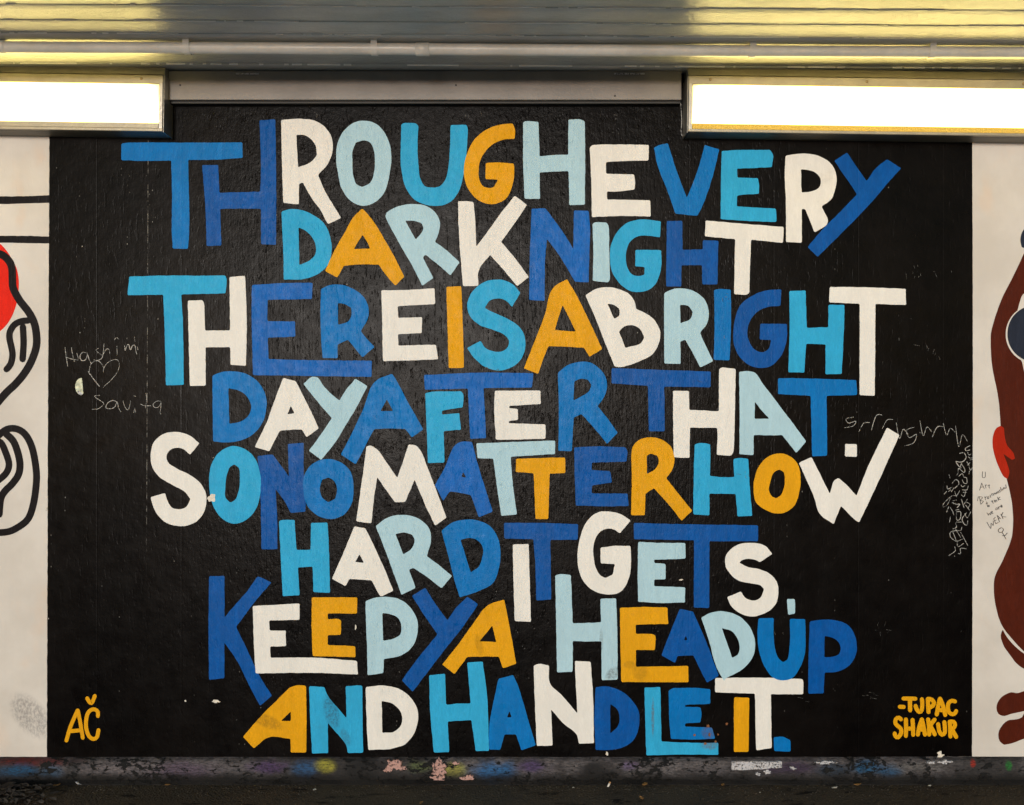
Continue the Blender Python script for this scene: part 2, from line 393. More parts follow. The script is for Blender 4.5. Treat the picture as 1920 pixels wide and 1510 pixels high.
# ---------------------------------------------------------------- outlines traced from the wall
def smooth_loop(P, r=2.2, wob=0.5, seed=0.0, step=4.0):
    n = len(P); P = [Vector(p) for p in P]
    corner = []
    for i in range(n):
        a = P[i] - P[i - 1]; b = P[(i + 1) % n] - P[i]
        ang = abs(a.angle_signed(b)) if a.length > 1e-6 and b.length > 1e-6 else 0
        corner.append(ang > math.radians(48))
    out = []
    tan = []
    for i in range(n):
        a = P[i] - P[i - 1]; b = P[(i + 1) % n] - P[i]
        t = a / a.length * b.length + b / b.length * a.length
        tan.append(t.normalized() if t.length > 1e-9 else b.normalized())
    for i in range(n):
        j = (i + 1) % n
        p0, p1 = P[i].copy(), P[j].copy(); L = (p1 - p0).length; d = (p1 - p0) / L
        if corner[i]: p0 = p0 + d * min(r, .3 * L)
        if corner[j]: p1 = p1 - d * min(r, .3 * L)
        L2 = (p1 - p0).length
        la = min(L2, 2.2 * (P[i] - P[i - 1]).length); lb = min(L2, 2.2 * (P[(j + 1) % n] - P[j]).length)
        t0 = d * L2 if corner[i] else tan[i] * la
        t1 = d * L2 if corner[j] else tan[j] * lb
        k = max(1, int(L2 / step))
        for s in range(k + (1 if corner[j] else 0)):
            u = s / k
            h00 = 2 * u**3 - 3 * u**2 + 1; h10 = u**3 - 2 * u**2 + u; h01 = -2 * u**3 + 3 * u**2; h11 = u**3 - u**2
            out.append(p0 * h00 + t0 * h10 + p1 * h01 + t1 * h11)
    res = []
    for p in out:
        w = noise.noise_vector(Vector((p.x * .09, p.y * .09, seed))) * wob + noise.noise_vector(Vector((p.x * .35, p.y * .35, seed + 9))) * wob * .5
        res.append(Vector((p.x + w.x, p.y + w.y)))
    return res

def slab(loops, y_back, y_front, off):
    """Polygon with holes (photo pixels on the wall plane) -> thin solid with closed edges."""
    verts = []; faces = []
    L3 = [[Vector((X(p.x) - off[0], 0, Z(p.y) - off[2])) for p in l] for l in loops]
    flat = [v for l in L3 for v in l]
    tris = tessellate_polygon([[Vector((v.x, v.z, 0)) for v in l] for l in L3])
    n = len(flat)
    verts = [(v.x, y_front - off[1], v.z) for v in flat] + [(v.x, y_back - off[1], v.z) for v in flat]
    for t in tris:
        a, b, c = (flat[i] for i in t)
        nrm = (b - a).cross(c - a)
        t = tuple(t)
        if nrm.y > 0: t = t[::-1]
        faces.append(t)
    s = 0
    for l in L3:
        m = len(l); area = sum(l[i].x * l[(i + 1) % m].z - l[(i + 1) % m].x * l[i].z for i in range(m))
        for i in range(m):
            a, b = s + i, s + (i + 1) % m
            faces.append((a, b, b + n, a + n) if area < 0 else (b, a, a + n, b + n))
        s += m
    return verts, faces

def stroke_loop(P, w, cap=True, taper=0.0):
    P = [Vector(p) for p in P]
    if len(P) > 2:
        Q = []
        for i in range(len(P) - 1):
            p0 = P[max(0, i - 1)]; p1 = P[i]; p2 = P[i + 1]; p3 = P[min(len(P) - 1, i + 2)]
            k = max(2, int((p2 - p1).length / max(1.2, w * .35)))
            k = min(k, 10)
            for s in range(k):
                u = s / k
                Q.append(0.5 * ((2 * p1) + (-p0 + p2) * u + (2 * p0 - 5 * p1 + 4 * p2 - p3) * u * u + (-p0 + 3 * p1 - 3 * p2 + p3) * u**3))
        Q.append(P[-1])
    else: Q = P
    n = len(Q); left = []; right = []
    for i in range(n):
        t = (Q[min(n - 1, i + 1)] - Q[max(0, i - 1)])
        t = t.normalized() if t.length > 1e-9 else Vector((1, 0))
        nn = Vector((-t.y, t.x)); ww = w / 2 * (1 - taper * abs(2 * i / (n - 1) - 1))
        left.append(Q[i] + nn * ww); right.append(Q[i] - nn * ww)
    def capv(c, d, ww):
        nn = Vector((-d.y, d.x)); return [c + d * ww * math.sin(a) + nn * ww * math.cos(a) for a in (math.pi * .25, math.pi * .5, math.pi * .75)]
    return left, right, Q, capv

def strokes_mesh(paths, w, y_back, y_front, off, cap=True, taper=0.0, jitter=0.0, dz=0.00002):
    verts = []; faces = []
    for si, P in enumerate(paths):
        ww = w * (1 + random.uniform(-jitter, jitter))
        l, r, Q, capv = stroke_loop(P, ww, cap, taper)
        n = len(l); yf = y_front - si * dz; base = len(verts)
        for a, b in zip(l, r):
            verts += [(X(a.x) - off[0], yf - off[1], Z(a.y) - off[2]), (X(b.x) - off[0], yf - off[1], Z(b.y) - off[2])]
        for a, b in zip(l, r):
            verts += [(X(a.x) - off[0], y_back - off[1], Z(a.y) - off[2]), (X(b.x) - off[0], y_back - off[1], Z(b.y) - off[2])]
        for i in range(n - 1):
            a = base + 2 * i
            faces.append((a, a + 1, a + 3, a + 2))
            bk = 2 * n
            faces.append((a, a + 2, a + 2 + bk, a + bk)); faces.append((a + 3, a + 1, a + 1 + bk, a + 3 + bk))
        if cap:
            for end in (0, n - 1):
                c = Q[end]; t = (Q[1] - Q[0]) if end == 0 else (Q[-1] - Q[-2])
                d = (-t if end == 0 else t).normalized()
                rad = (l[end] - r[end]).length / 2
                cv = capv(c, d, rad); b0 = len(verts)
                for v in cv: verts.append((X(v.x) - off[0], yf - off[1], Z(v.y) - off[2]))
                li, ri = base + 2 * end, base + 2 * end + 1
                # order from +normal side to -normal side of d
                faces.append((li, b0, b0 + 1, b0 + 2, ri) if end else (ri, b0, b0 + 1, b0 + 2, li))
    return verts, faces
def fix_normals(o):
    bm = bmesh.new(); bm.from_mesh(o.data)
    for f in bm.faces:
        if abs(f.normal.y) > .5 and f.normal.y > 0: f.normal_flip()
    bm.to_mesh(o.data); bm.free()

# paint thicknesses: wall face y=0, first coat to -2 mm, lettering just proud of that
COAT = -0.002
def conv(pts, ox, oy, k): return [(ox + x / k, oy + y / k) for x, y in pts]
def parse(s):
    return [[tuple(map(float, p.split(','))) for p in part.split()] for part in s.split('|')]

# colour, letter, layer, outline | holes   (coordinates are four per photo pixel from the tile origin)
TILES = {
(200, 200): """
M T 0 112,278 160,272 700,272 1018,270 1022,386 860,398 700,402 612,402 618,640 622,880 612,1068 496,1066 490,900 492,700 486,406 330,410 112,404
D H 0 718,440 838,440 848,648 1152,640 1158,500 1148,104 1266,98 1272,500 1272,1040 1160,1034 1158,766 900,768 852,770 862,1042 752,1048 742,770
W R 0 1310,102 1450,94 1570,112 1650,168 1692,250 1690,360 1660,430 1586,514 1640,640 1700,740 1760,836 1660,884 1600,770 1540,690 1472,570 1444,580 1442,736 1326,724 1318,500 | 1424,212 1480,216 1540,252 1568,300 1578,368 1540,412 1436,458
S D 1 1312,790 1370,772 1470,780 1560,820 1640,890 1680,990 1688,1090 1665,1180 1610,1240 1500,1290 1330,1300 1326,1100 | 1440,906 1490,930 1540,980 1568,1040 1566,1110 1530,1150 1446,1192""",
(600, 200): """
L O 0 335,108 410,126 480,190 525,290 535,400 520,520 480,650 420,715 320,745 240,715 170,630 135,500 122,380 135,270 180,185 250,125 | 335,256 380,275 405,330 412,400 405,500 380,570 320,606 275,585 254,540 244,430 246,330 270,270
S U 0 610,135 625,128 720,130 738,145 732,300 740,450 760,560 790,600 840,608 900,598 935,560 960,470 975,300 980,140 1100,138 1106,160 1100,340 1075,520 1040,640 975,720 900,745 810,742 700,690 640,600 612,480
Y G 1 1445,128 1460,170 1460,245 1380,248 1290,290 1225,360 1192,450 1192,530 1215,590 1265,614 1305,605 1335,550 1240,546 1244,424 1330,420 1454,430 1458,500 1440,600 1405,680 1340,725 1260,732 1190,705 1125,640 1085,550 1078,490 1105,350 1150,260 1240,180 1340,140
Y A 2 318,766 350,800 400,860 480,990 560,1130 634,1278 565,1345 500,1270 440,1186 310,1184 178,1196 130,1284 40,1236 100,1100 190,940 260,820 | 320,962 350,1010 378,1066 254,1070
L R 1 492,820 500,800 600,746 700,732 790,744 860,790 900,870 890,950 862,1016 950,1080 1048,1168 980,1268 890,1190 790,1112 772,1134 850,1286 768,1346 700,1210 580,1000 | 640,858 700,858 760,874 776,910 760,950 718,1000 680,930
W K 1 1034,712 1100,710 1150,720 1160,800 1172,1052 1250,950 1350,810 1460,670 1552,738 1470,860 1358,1016 1440,1110 1566,1280 1478,1348 1380,1230 1276,1112 1190,1232 1188,1346 1074,1348 1060,1200 1040,900""",
(960, 200): """
L H 0 84,120 100,112 198,116 204,300 206,374 300,366 420,362 424,98 520,100 544,110 548,300 546,738 430,740 424,486 300,490 208,496 210,694 94,694 84,400
W E 0 582,310 600,294 800,286 1026,290 1022,406 800,412 704,418 706,506 915,510 922,560 918,624 820,636 712,640 712,698 1036,704 1040,826 820,822 598,830 594,560
M V 0 1064,310 1100,292 1168,276 1240,500 1310,686 1370,540 1446,290 1554,322 1500,540 1430,740 1390,822 1224,804 1160,620 1090,440
C N 1 146,768 250,764 300,830 380,940 460,1070 464,780 574,784 584,900 580,1100 574,1320 470,1314 400,1190 320,1070 262,994 250,1120 244,1458 128,1452 134,1100 142,900
L I 1 604,880 620,870 710,872 722,890 728,1100 732,1300 720,1320 606,1308 610,1100
S G 2 1115,862 1110,982 1020,970 950,972 890,1010 860,1070 854,1150 870,1220 900,1260 950,1272 992,1262 994,1204 922,1200 926,1076 1118,1078 1118,1200 1100,1280 1050,1360 960,1392 880,1380 800,1320 750,1240 734,1140 742,1040 790,940 870,870 960,848
D H 1 1160,860 1276,858 1278,1076 1430,1072 1430,1004 1546,1008 1540,1336 1426,1334 1424,1190 1270,1192 1268,1352 1154,1350 1158,1100""",
(1240, 200): """
S E 0 452,334 600,328 815,326 834,360 828,456 700,462 566,468 570,534 724,538 732,600 730,656 620,662 568,670 564,750 700,758 858,766 862,866 700,862 444,846 446,600
W R 0 930,370 1060,354 1180,372 1270,430 1310,510 1305,610 1270,700 1200,750 1225,800 1248,864 1240,886 1148,946 1110,850 1078,772 1052,770 1052,1022 934,1018 932,700 924,480 | 1046,472 1110,480 1170,510 1196,560 1180,610 1130,636 1050,648
D Y 1 1296,408 1390,346 1460,450 1538,560 1600,470 1690,396 1796,464 1700,570 1600,690 1440,860 1300,1000 1190,1110 1172,1130 1096,1054 1200,930 1340,790 1465,660 1400,560 1350,490
W T 2 330,856 560,876 916,904 910,1024 672,1000 664,1200 658,1400 640,1410 544,1408 552,996 440,986 326,974""",
(200, 500): """
S T 0 172,76 500,68 700,70 890,66 900,90 892,202 720,206 562,210 572,400 580,888 446,892 440,600 426,212 158,216
W H 1 922,80 1040,70 1052,400 1046,744 932,738 928,604 744,606 744,894 626,896 610,256 720,252 730,270 740,482 928,480
C E 0 1090,140 1300,126 1546,122 1540,244 1208,250 1206,410 1415,412 1416,526 1210,534 1216,694 1500,702 1990,706 1988,828 1098,814 1088,300
M D 1 794,820 860,792 950,786 1060,810 1140,870 1190,960 1200,1060 1170,1170 1110,1250 1020,1300 900,1320 800,1312 796,1050 | 914,912 990,930 1050,970 1084,1040 1070,1110 1010,1160 922,1180
W A 0 1325,836 1420,860 1480,980 1540,1100 1592,1214 1498,1280 1466,1222 1380,1224 1300,1232 1220,1386 1112,1354 1200,1170 1270,980 | 1382,1044 1410,1100 1356,1108
L Y 1 1476,880 1545,826 1575,828 1640,910 1745,1006 1800,920 1868,842 1957,896 1900,1010 1800,1180 1700,1340 1610,1450 1518,1382 1600,1270 1690,1138 1580,1010""",
(600, 500): """
M R 1 8,170 60,144 150,136 250,170 320,220 360,290 365,370 340,430 306,484 350,540 410,602 320,682 260,610 210,548 134,584 134,688 20,686 4,400 | 134,274 190,284 235,310 238,360 215,410 136,438
W E 1 460,180 660,176 860,164 864,282 584,298 586,386 766,380 764,500 586,508 588,594 870,586 886,696 700,704 472,710 468,450
Y I 1 948,152 1060,148 1070,400 1080,760 966,762 956,450
S S 2 1504,196 1440,304 1400,260 1330,240 1270,260 1236,310 1290,340 1400,390 1480,440 1530,510 1540,590 1510,690 1440,755 1350,780 1250,760 1170,700 1102,612 1205,558 1240,610 1300,636 1360,638 1410,600 1418,560 1390,520 1300,476 1200,440 1130,380 1104,310 1115,240 1170,160 1250,110 1360,100 1440,130
M A 2 540,804 560,830 640,980 776,1222 690,1282 640,1218 520,1214 410,1218 380,1270 270,1484 158,1410 240,1250 320,1080 430,850 | 502,996 550,1084 454,1084
S F 1 790,952 830,940 1060,936 1074,955 1072,1056 914,1080 916,1110 1044,1100 1058,1224 928,1234 934,1470 810,1474 800,1200
C T 0 780,814 1200,796 1600,800 1590,906 1226,912 1246,1286 1126,1292 1110,915 786,924
W E 1 1310,932 1654,930 1656,1032 1420,1046 1418,1062 1484,1068 1486,1150 1414,1160 1418,1176 1690,1184 1692,1292 1320,1300 1308,1100""",
(960, 500): """
Y A 2 412,96 480,210 560,370 676,620 580,678 540,610 400,602 272,598 236,690 196,806 88,764 170,560 240,380 320,150 | 378,290 420,370 478,490 320,476
W B 1 550,216 620,172 700,156 800,170 880,210 920,270 930,320 1000,350 1080,420 1112,500 1095,590 1050,660 980,700 800,756 770,750 700,580 630,400 | 714,280 770,290 806,320 804,370 766,392 | 802,488 840,450 900,440 960,470 992,530 970,570 850,612
L R 1 1140,200 1200,172 1290,166 1390,200 1450,260 1475,350 1460,430 1408,496 1450,590 1508,708 1412,758 1350,640 1298,548 1262,564 1264,732 1142,728 1140,450 | 1260,288 1320,296 1356,340 1340,390 1262,428
M I 2 1514,175 1560,170 1640,174 1642,400 1630,704 1512,700 1518,430
M R 1 344,800 400,750 500,716 590,722 660,770 705,840 712,900 690,980 640,1048 700,1120 792,1246 712,1330 640,1240 520,1104 462,1134 448,1384 348,1382 350,1000 | 466,860 520,842 570,850 595,890 580,930 530,970 460,1004
D T 1 748,762 900,768 1490,788 1488,906 1140,900 1142,1000 1144,1236 1026,1236 1018,895 746,876
W H 1 1206,932 1326,934 1328,1076 1440,1080 1550,1086 1552,770 1570,760 1676,768 1670,1100 1656,1400 1640,1420 1536,1412 1540,1210 1334,1208 1330,1434 1212,1430 1208,1200""",
(1240, 500): """
D G 1 898,172 892,296 820,300 750,320 690,370 655,430 645,510 665,580 710,630 760,642 800,620 824,552 736,548 740,430 940,430 942,500 930,590 890,680 820,745 740,762 650,735 580,670 545,590 540,480 560,360 600,280 680,220 780,180
S H 1 958,184 1080,180 1088,460 1250,456 1252,288 1372,288 1366,500 1350,806 1228,808 1230,584 1084,580 1070,796 950,794 960,500
W T 2 1262,154 1500,156 1830,168 1832,290 1604,282 1598,970 1484,964 1486,280 1370,274 1256,270
L A 1 582,790 640,784 690,792 760,880 860,1010 1086,1312 1010,1398 905,1264 800,1266 692,1264 690,1414 584,1408 586,1100 | 700,1014 760,1090 808,1142 698,1142
M T 1 874,838 1000,838 1460,852 1466,964 1238,970 1242,1418 1130,1424 1118,970 874,956
W . 1 1376,1330 1464,1332 1466,1426 1376,1424""",
(200, 780): """
W S 1 696,206 628,292 580,250 530,238 480,255 450,300 460,345 520,390 620,440 700,500 745,580 745,680 700,770 630,815 540,826 440,795 370,720 330,610 440,578 460,640 490,685 545,700 600,680 630,625 600,580 500,520 390,450 340,370 332,290 355,200 420,140 530,120 620,145
D N 1 1132,300 1248,290 1300,360 1368,456 1360,210 1478,200 1480,430 1494,640 1492,718 1380,726 1330,630 1268,548 1280,750 1282,998 1162,1000 1158,700 1150,480
S O 2 960,226 1050,255 1120,330 1155,450 1155,560 1130,680 1060,770 970,808 890,785 820,710 780,600 770,470 790,360 840,280 | 960,362 990,385 1000,470 990,570 965,630 930,650 900,625 892,540 905,440 930,380
M O 2 1670,324 1760,350 1830,420 1852,530 1840,650 1780,740 1680,774 1590,750 1510,680 1476,560 1485,440 1560,350 | 1665,460 1710,490 1730,550 1715,620 1665,648 1620,615 1600,540 1615,480
S H 1 1294,790 1310,782 1410,780 1426,1004 1530,1004 1534,802 1658,800 1668,1000 1676,1326 1552,1322 1546,1130 1436,1136 1448,1344 1322,1352 1304,1000""",
(600, 780): """
C A 1 1040,200 1140,194 1180,350 1296,716 1190,760 1130,592 975,564 924,636 862,520 930,400 1005,230 | 1074,420 1096,462 1060,458
W M 2 350,228 375,224 420,244 500,350 580,464 620,350 665,214 720,222 755,260 800,370 950,762 864,824 800,690 710,478 640,645 565,648 500,560 430,460 405,620 386,806 272,790 300,600 330,380
L T 1 1172,206 1450,196 1764,184 1762,286 1430,306 1440,450 1476,740 1360,750 1330,550 1300,320 1182,318
Y T 2 1470,320 1838,312 1840,428 1722,432 1712,774 1616,772 1602,430 1468,420
W A 1 258,828 340,842 370,900 450,1070 552,1310 456,1356 386,1232 220,1222 192,1276 90,1222 170,1040 | 298,1036 330,1100 264,1096
L R 1 418,826 500,766 600,742 700,754 770,790 825,860 832,940 800,1052 880,1110 992,1200 912,1292 820,1220 700,1138 668,1154 718,1288 612,1342 560,1200 480,980 | 566,886 630,874 690,888 710,930 690,990 626,1040
M D 1 912,860 980,806 1080,778 1190,785 1280,830 1335,920 1354,1040 1340,1150 1300,1250 1200,1310 1048,1360 1020,1270 970,1080 | 1054,928 1120,916 1190,940 1220,985 1218,1060 1190,1130 1130,1172
D T 1 1380,802 1650,802 1936,812 1932,928 1728,930 1730,1100 1734,1376 1622,1384 1614,1100 1600,925 1384,920
W I 1 1446,964 1564,960 1582,1544 1460,1538 1450,1200""",
(960, 780): """
D E 1 466,236 650,228 850,236 864,260 858,342 600,350 596,406 736,414 750,500 600,520 596,580 866,582 874,676 680,678 478,672 470,450
Y R 3 906,230 940,190 1020,162 1100,170 1170,210 1212,280 1212,370 1190,420 1154,466 1220,550 1350,710 1270,786 1180,670 1064,542 1000,584 994,746 892,744 898,500 | 1010,300 1040,282 1090,300 1100,340 1080,390 1010,438
S H 2 1368,216 1400,204 1486,212 1486,300 1482,450 1580,460 1666,458 1658,324 1700,316 1770,322 1780,500 1800,750 1690,754 1676,584 1480,582 1480,746 1358,738 1362,450
W G 1 890,784 810,880 760,850 710,846 650,880 616,950 612,1060 625,1130 670,1200 702,1216 755,1190 772,1110 664,1106 664,988 780,974 888,974 892,1100 875,1220 810,1320 715,1338 610,1310 530,1230 496,1130 494,1000 520,880 570,780 640,725 720,716 810,734
L E 1 946,944 1120,952 1298,952 1300,1070 1064,1078 1068,1104 1150,1108 1152,1226 1066,1226 1064,1276 1298,1284 1296,1398 1100,1402 945,1392 942,1150
D T 1 912,802 1300,812 1844,820 1844,940 1480,940 1478,1440 1362,1436 1364,932 914,924""",
(1240, 780): """
Y O 2 885,282 960,300 1020,360 1042,460 1030,580 990,680 930,722 860,732 780,705 710,650 690,560 705,440 750,350 810,300 | 880,402 920,420 925,480 915,550 890,600 860,618 830,605 808,570 820,480 845,420
W W 1 1030,352 1124,308 1200,460 1262,584 1300,480 1328,466 1370,500 1462,600 1540,400 1690,88 1784,144 1700,330 1600,550 1482,798 1460,786 1345,674 1290,812 1194,744 1140,600
W S 1 832,1034 736,1096 700,1078 650,1072 600,1085 582,1100 640,1130 740,1150 820,1190 870,1260 876,1340 850,1420 760,1485 680,1504 590,1480 520,1420 492,1358 596,1316 625,1360 680,1384 740,1365 770,1300 740,1270 680,1256 590,1240 520,1190 480,1120 480,1060 520,1000 590,960 680,952 770,970""",
(360, 1060): """
D K 1 130,82 244,80 246,390 330,290 410,200 494,82 598,128 500,240 332,462 400,600 520,850 600,976 512,1054 440,920 330,700 244,580 244,846 130,858 126,500
W E 2 458,306 620,296 808,286 808,408 580,414 584,488 704,490 706,606 588,608 590,692 900,692 1238,716 1246,818 900,806 480,810 466,600
Y E 1 900,240 1242,240 1236,362 1018,360 1020,404 1100,402 1120,415 1118,520 1018,524 1020,598 1226,606 1228,688 906,680 898,450
L P 1 1302,270 1350,250 1450,236 1560,256 1640,320 1690,410 1692,500 1660,600 1580,670 1440,704 1436,808 1318,824 1312,600 | 1428,358 1490,366 1550,400 1572,460 1560,520 1510,550 1434,566
Y A 1 780,900 856,902 860,1100 858,1404 742,1402 740,1300 570,1292 466,1372 384,1286 500,1150 640,1010 740,915 | 742,1094 742,1168 668,1166
S N 1 880,906 996,912 1010,960 1160,1146 1154,905 1278,900 1280,1150 1284,1404 1168,1406 1160,1355 1020,1180 1022,1408 902,1410 888,1150
W D 1 1304,912 1450,902 1560,930 1640,990 1690,1080 1694,1170 1660,1270 1600,1340 1520,1370 1322,1384 1310,1150 | 1424,1016 1500,1036 1560,1090 1578,1150 1560,1210 1520,1246 1428,1256""",
(720, 1060): """
D Y 1 210,228 310,168 380,280 476,412 540,320 626,234 706,292 600,450 450,640 216,948 134,862 260,690 402,516 320,400
Y A 2 795,290 902,256 940,450 992,738 890,772 864,686 740,684 624,686 530,814 436,744 560,590 660,450 | 812,450 842,574 716,570
L H 1 1284,75 1320,66 1400,72 1408,250 1414,434 1520,432 1628,428 1622,250 1740,248 1748,450 1752,856 1632,860 1630,570 1520,570 1416,566 1414,798 1298,802 1290,400
S H 1 340,824 458,812 466,1046 560,1036 650,1036 624,728 740,722 770,950 788,1390 688,1392 656,1160 478,1170 490,1400 374,1404 344,1050
M A 2 860,850 970,822 1000,890 1138,1348 1030,1386 990,1266 904,1266 872,1382 790,1380 786,1240 820,1030 | 942,1092 958,1140 922,1140
W N 1 1122,750 1160,740 1236,750 1244,880 1340,980 1450,1110 1430,716 1550,722 1568,1000 1574,1332 1460,1338 1450,1280 1340,1180 1254,1080 1264,1352 1146,1354 1130,1000""",
(1000, 1060): """
Y E 1 650,318 830,312 1004,316 1012,440 766,444 768,514 900,518 916,530 912,636 768,634 768,760 1160,754 1164,876 900,876 660,874 652,600
D A 1 1098,326 1196,346 1290,560 1390,828 1300,880 1260,800 1198,674 1080,680 1062,732 960,676 1030,490 | 1142,526 1156,562 1128,562
L D 3 1258,390 1340,352 1440,346 1540,380 1620,460 1660,570 1650,670 1590,760 1440,850 1430,868 1380,780 1320,580 | 1412,470 1480,490 1530,550 1546,620 1530,670 1490,694
D D 1 466,914 540,906 630,930 720,990 790,1100 788,1220 750,1310 680,1360 560,1384 466,1384 458,1150 | 576,1038 620,1070 644,1130 636,1200 576,1262
S L 1 832,918 952,912 960,1320 1180,1330 1386,1330 1386,1420 1100,1418 846,1424 838,1150
M E 1 1014,940 1040,925 1180,918 1326,928 1326,1038 1136,1046 1136,1060 1252,1064 1260,1100 1252,1178 1136,1184 1136,1208 1340,1216 1362,1300 1200,1306 1030,1300 1018,1150""",
(1360, 1060): """
L , 1 460,252 520,252 522,360 470,372
M U 3 246,398 360,394 360,500 370,620 400,700 432,728 460,710 480,600 482,402 596,402 600,520 590,680 550,780 500,845 430,862 360,845 300,770 255,660 240,520
D P 1 632,420 720,408 820,412 920,450 970,530 984,630 960,710 900,770 820,800 742,804 736,960 620,962 622,700 | 742,530 800,542 850,580 864,630 850,670 800,686 740,690
Y I 1 64,990 178,992 172,1398 62,1398
W T 1 -78,845 250,842 575,852 582,870 582,966 340,966 346,1370 230,1386 220,962 -78,952
M . 1 362,1288 430,1286 486,1310 488,1396 364,1392""",
}
CNAME = {'W': 'cream', 'L': 'pale blue', 'S': 'sky blue', 'M': 'mid blue', 'D': 'deep blue', 'C': 'cobalt blue', 'Y': 'ochre yellow'}

# ---------------------------------------------------------------- the setting
X0, X1 = -6.0, 6.0
tag(box('ground', (-150, 150, -150, 0.6, -0.4, 0.0), M['ground']), kind='structure')
ZCEIL = Z(138)
tag(box('bounce_pavement', (-60, 60, -60, -1.6, -0.2, 0.004), concrete('pale_bounce_paving', (.30, .29, .27), (.42, .41, .38), .85, 3)), kind='structure')  # unseen pale slab, added to bounce light up onto the ceiling
tag(box('wall', (X0, X1, 0.0, 0.35, -0.05, ZCEIL + 0.1), M['concrete']), kind='structure')

# plinth at the foot of the wall: upright face with a worn, wavy mortar fillet where it meets the ground
def plinth():
    prof = [(0.0, Z(1418.6)), (-0.003, Z(1419.4)), (-0.012, Z(1421.5)), (-0.019, Z(1424.5)), (-0.021, 0.030), (-0.026, 0.014), (-0.040, 0.003), (-0.046, -0.01)]
    verts = []; faces = []; n = 600; k = len(prof)
    for i in range(n + 1):
        x = X0 + (X1 - X0) * i / n
        for j, (y, z) in enumerate(prof):
            w = noise.noise(Vector((x * 9, j * .7, 3))) * (0.0012 if j < 4 else 0.007)
            verts.append((x, y + (w if j else 0), z + (noise.noise(Vector((x * 14, 5, j))) * .002 if 1 <= j < 6 else 0)))
    for i in range(n):
        for j in range(k - 1):
            a = i * k + j; faces.append((a, a + 1, a + k + 1, a + k))
    o = mesh_obj('kerb', verts, faces, M['kerb'], smooth=False)
    bm = bmesh.new(); bm.from_mesh(o.data); bmesh.ops.recalc_face_normals(bm, faces=bm.faces)
    if sum(f.normal.y for f in bm.faces) > 0:
        for f in bm.faces: f.normal_flip()
    bm.to_mesh(o.data); bm.free()
    tag(o, kind='structure')
    return o
kerb = plinth()

# ceiling: painted tongue-and-groove planks running along the passage, on a slab
ceil = empty('ceiling', (0, 0, ZCEIL), math.radians(0.85)); tag(ceil, kind='structure')
box('slab', (X0, X1, -0.95, 0.25, 0.022, 0.30), M['concrete'], ceil)
joints = [-0.10, 0.083, 0.19, 0.277, 0.366, 0.471, 0.59, 0.705, 0.82, 0.935]
for i in range(len(joints) - 1):
    a, b = joints[i], joints[i + 1]
    verts = []; faces = []; n = 90
    dz = random.uniform(-.0015, .0015); tl = random.uniform(-.0015, .0015)
    # cross-section with rounded, slightly chipped arrises; top at +0.02
    w = b - a - 0.002
    sec = [(0.0, .020), (0.0, .004), (.0006, .0010), (.0022, 0.0), (w * .33, .0), (w * .66, .0), (w - .0022, 0.0), (w - .0006, .0010), (w, .004), (w, .020)]
    k = len(sec)
    for s in range(n + 1):
        x = X0 + (X1 - X0) * s / n
        for j, (u, z) in enumerate(sec):
            wv = noise.noise(Vector((x * 1.4, i * 3.1, j * .15))) * .0012
            e = noise.noise(Vector((x * 22, i * 7.7, 1))) * .0006 if j in (1, 2, 7, 8) else 0
            verts.append((x, -(a + .001 + u), z + dz + tl * (u / w - .5) + (wv if 1 < j < 8 else 0) + e))
    for s in range(n):
        for j in range(k - 1):
            q0 = s * k + j; faces.append((q0, q0 + k, q0 + k + 1, q0 + 1))
    o = mesh_obj('plank', verts, faces, M['ceiling'], ceil)
    bm = bmesh.new(); bm.from_mesh(o.data)
    if sum(f.normal.z for f in bm.faces) > 0:
        for f in bm.faces: f.normal_flip()
    for f in bm.faces: f.smooth = True
    bm.to_mesh(o.data); bm.free()

# pale raised strips that paint the bright highlights along the plank joints, broken unevenly
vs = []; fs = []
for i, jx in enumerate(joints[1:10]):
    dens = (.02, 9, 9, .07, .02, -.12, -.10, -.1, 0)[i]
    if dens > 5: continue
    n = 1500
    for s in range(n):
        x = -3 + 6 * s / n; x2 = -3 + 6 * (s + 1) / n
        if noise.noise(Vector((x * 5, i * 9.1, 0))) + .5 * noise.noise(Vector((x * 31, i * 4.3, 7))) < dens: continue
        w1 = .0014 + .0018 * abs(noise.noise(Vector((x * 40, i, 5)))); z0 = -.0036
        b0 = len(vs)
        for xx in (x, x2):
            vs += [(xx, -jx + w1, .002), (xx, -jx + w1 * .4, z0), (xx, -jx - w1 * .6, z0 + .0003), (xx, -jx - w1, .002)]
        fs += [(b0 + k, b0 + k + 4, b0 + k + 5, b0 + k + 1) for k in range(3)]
M['bead'] = simple('pale_highlight_ridge', (.88, .87, .82), .4, var=.1)
o = mesh_obj('highlight_ridge', vs, fs, M['bead'], ceil)
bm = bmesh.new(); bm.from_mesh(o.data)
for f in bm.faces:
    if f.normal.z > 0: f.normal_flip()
bm.to_mesh(o.data); bm.free(); o['kind'] = 'stuff'

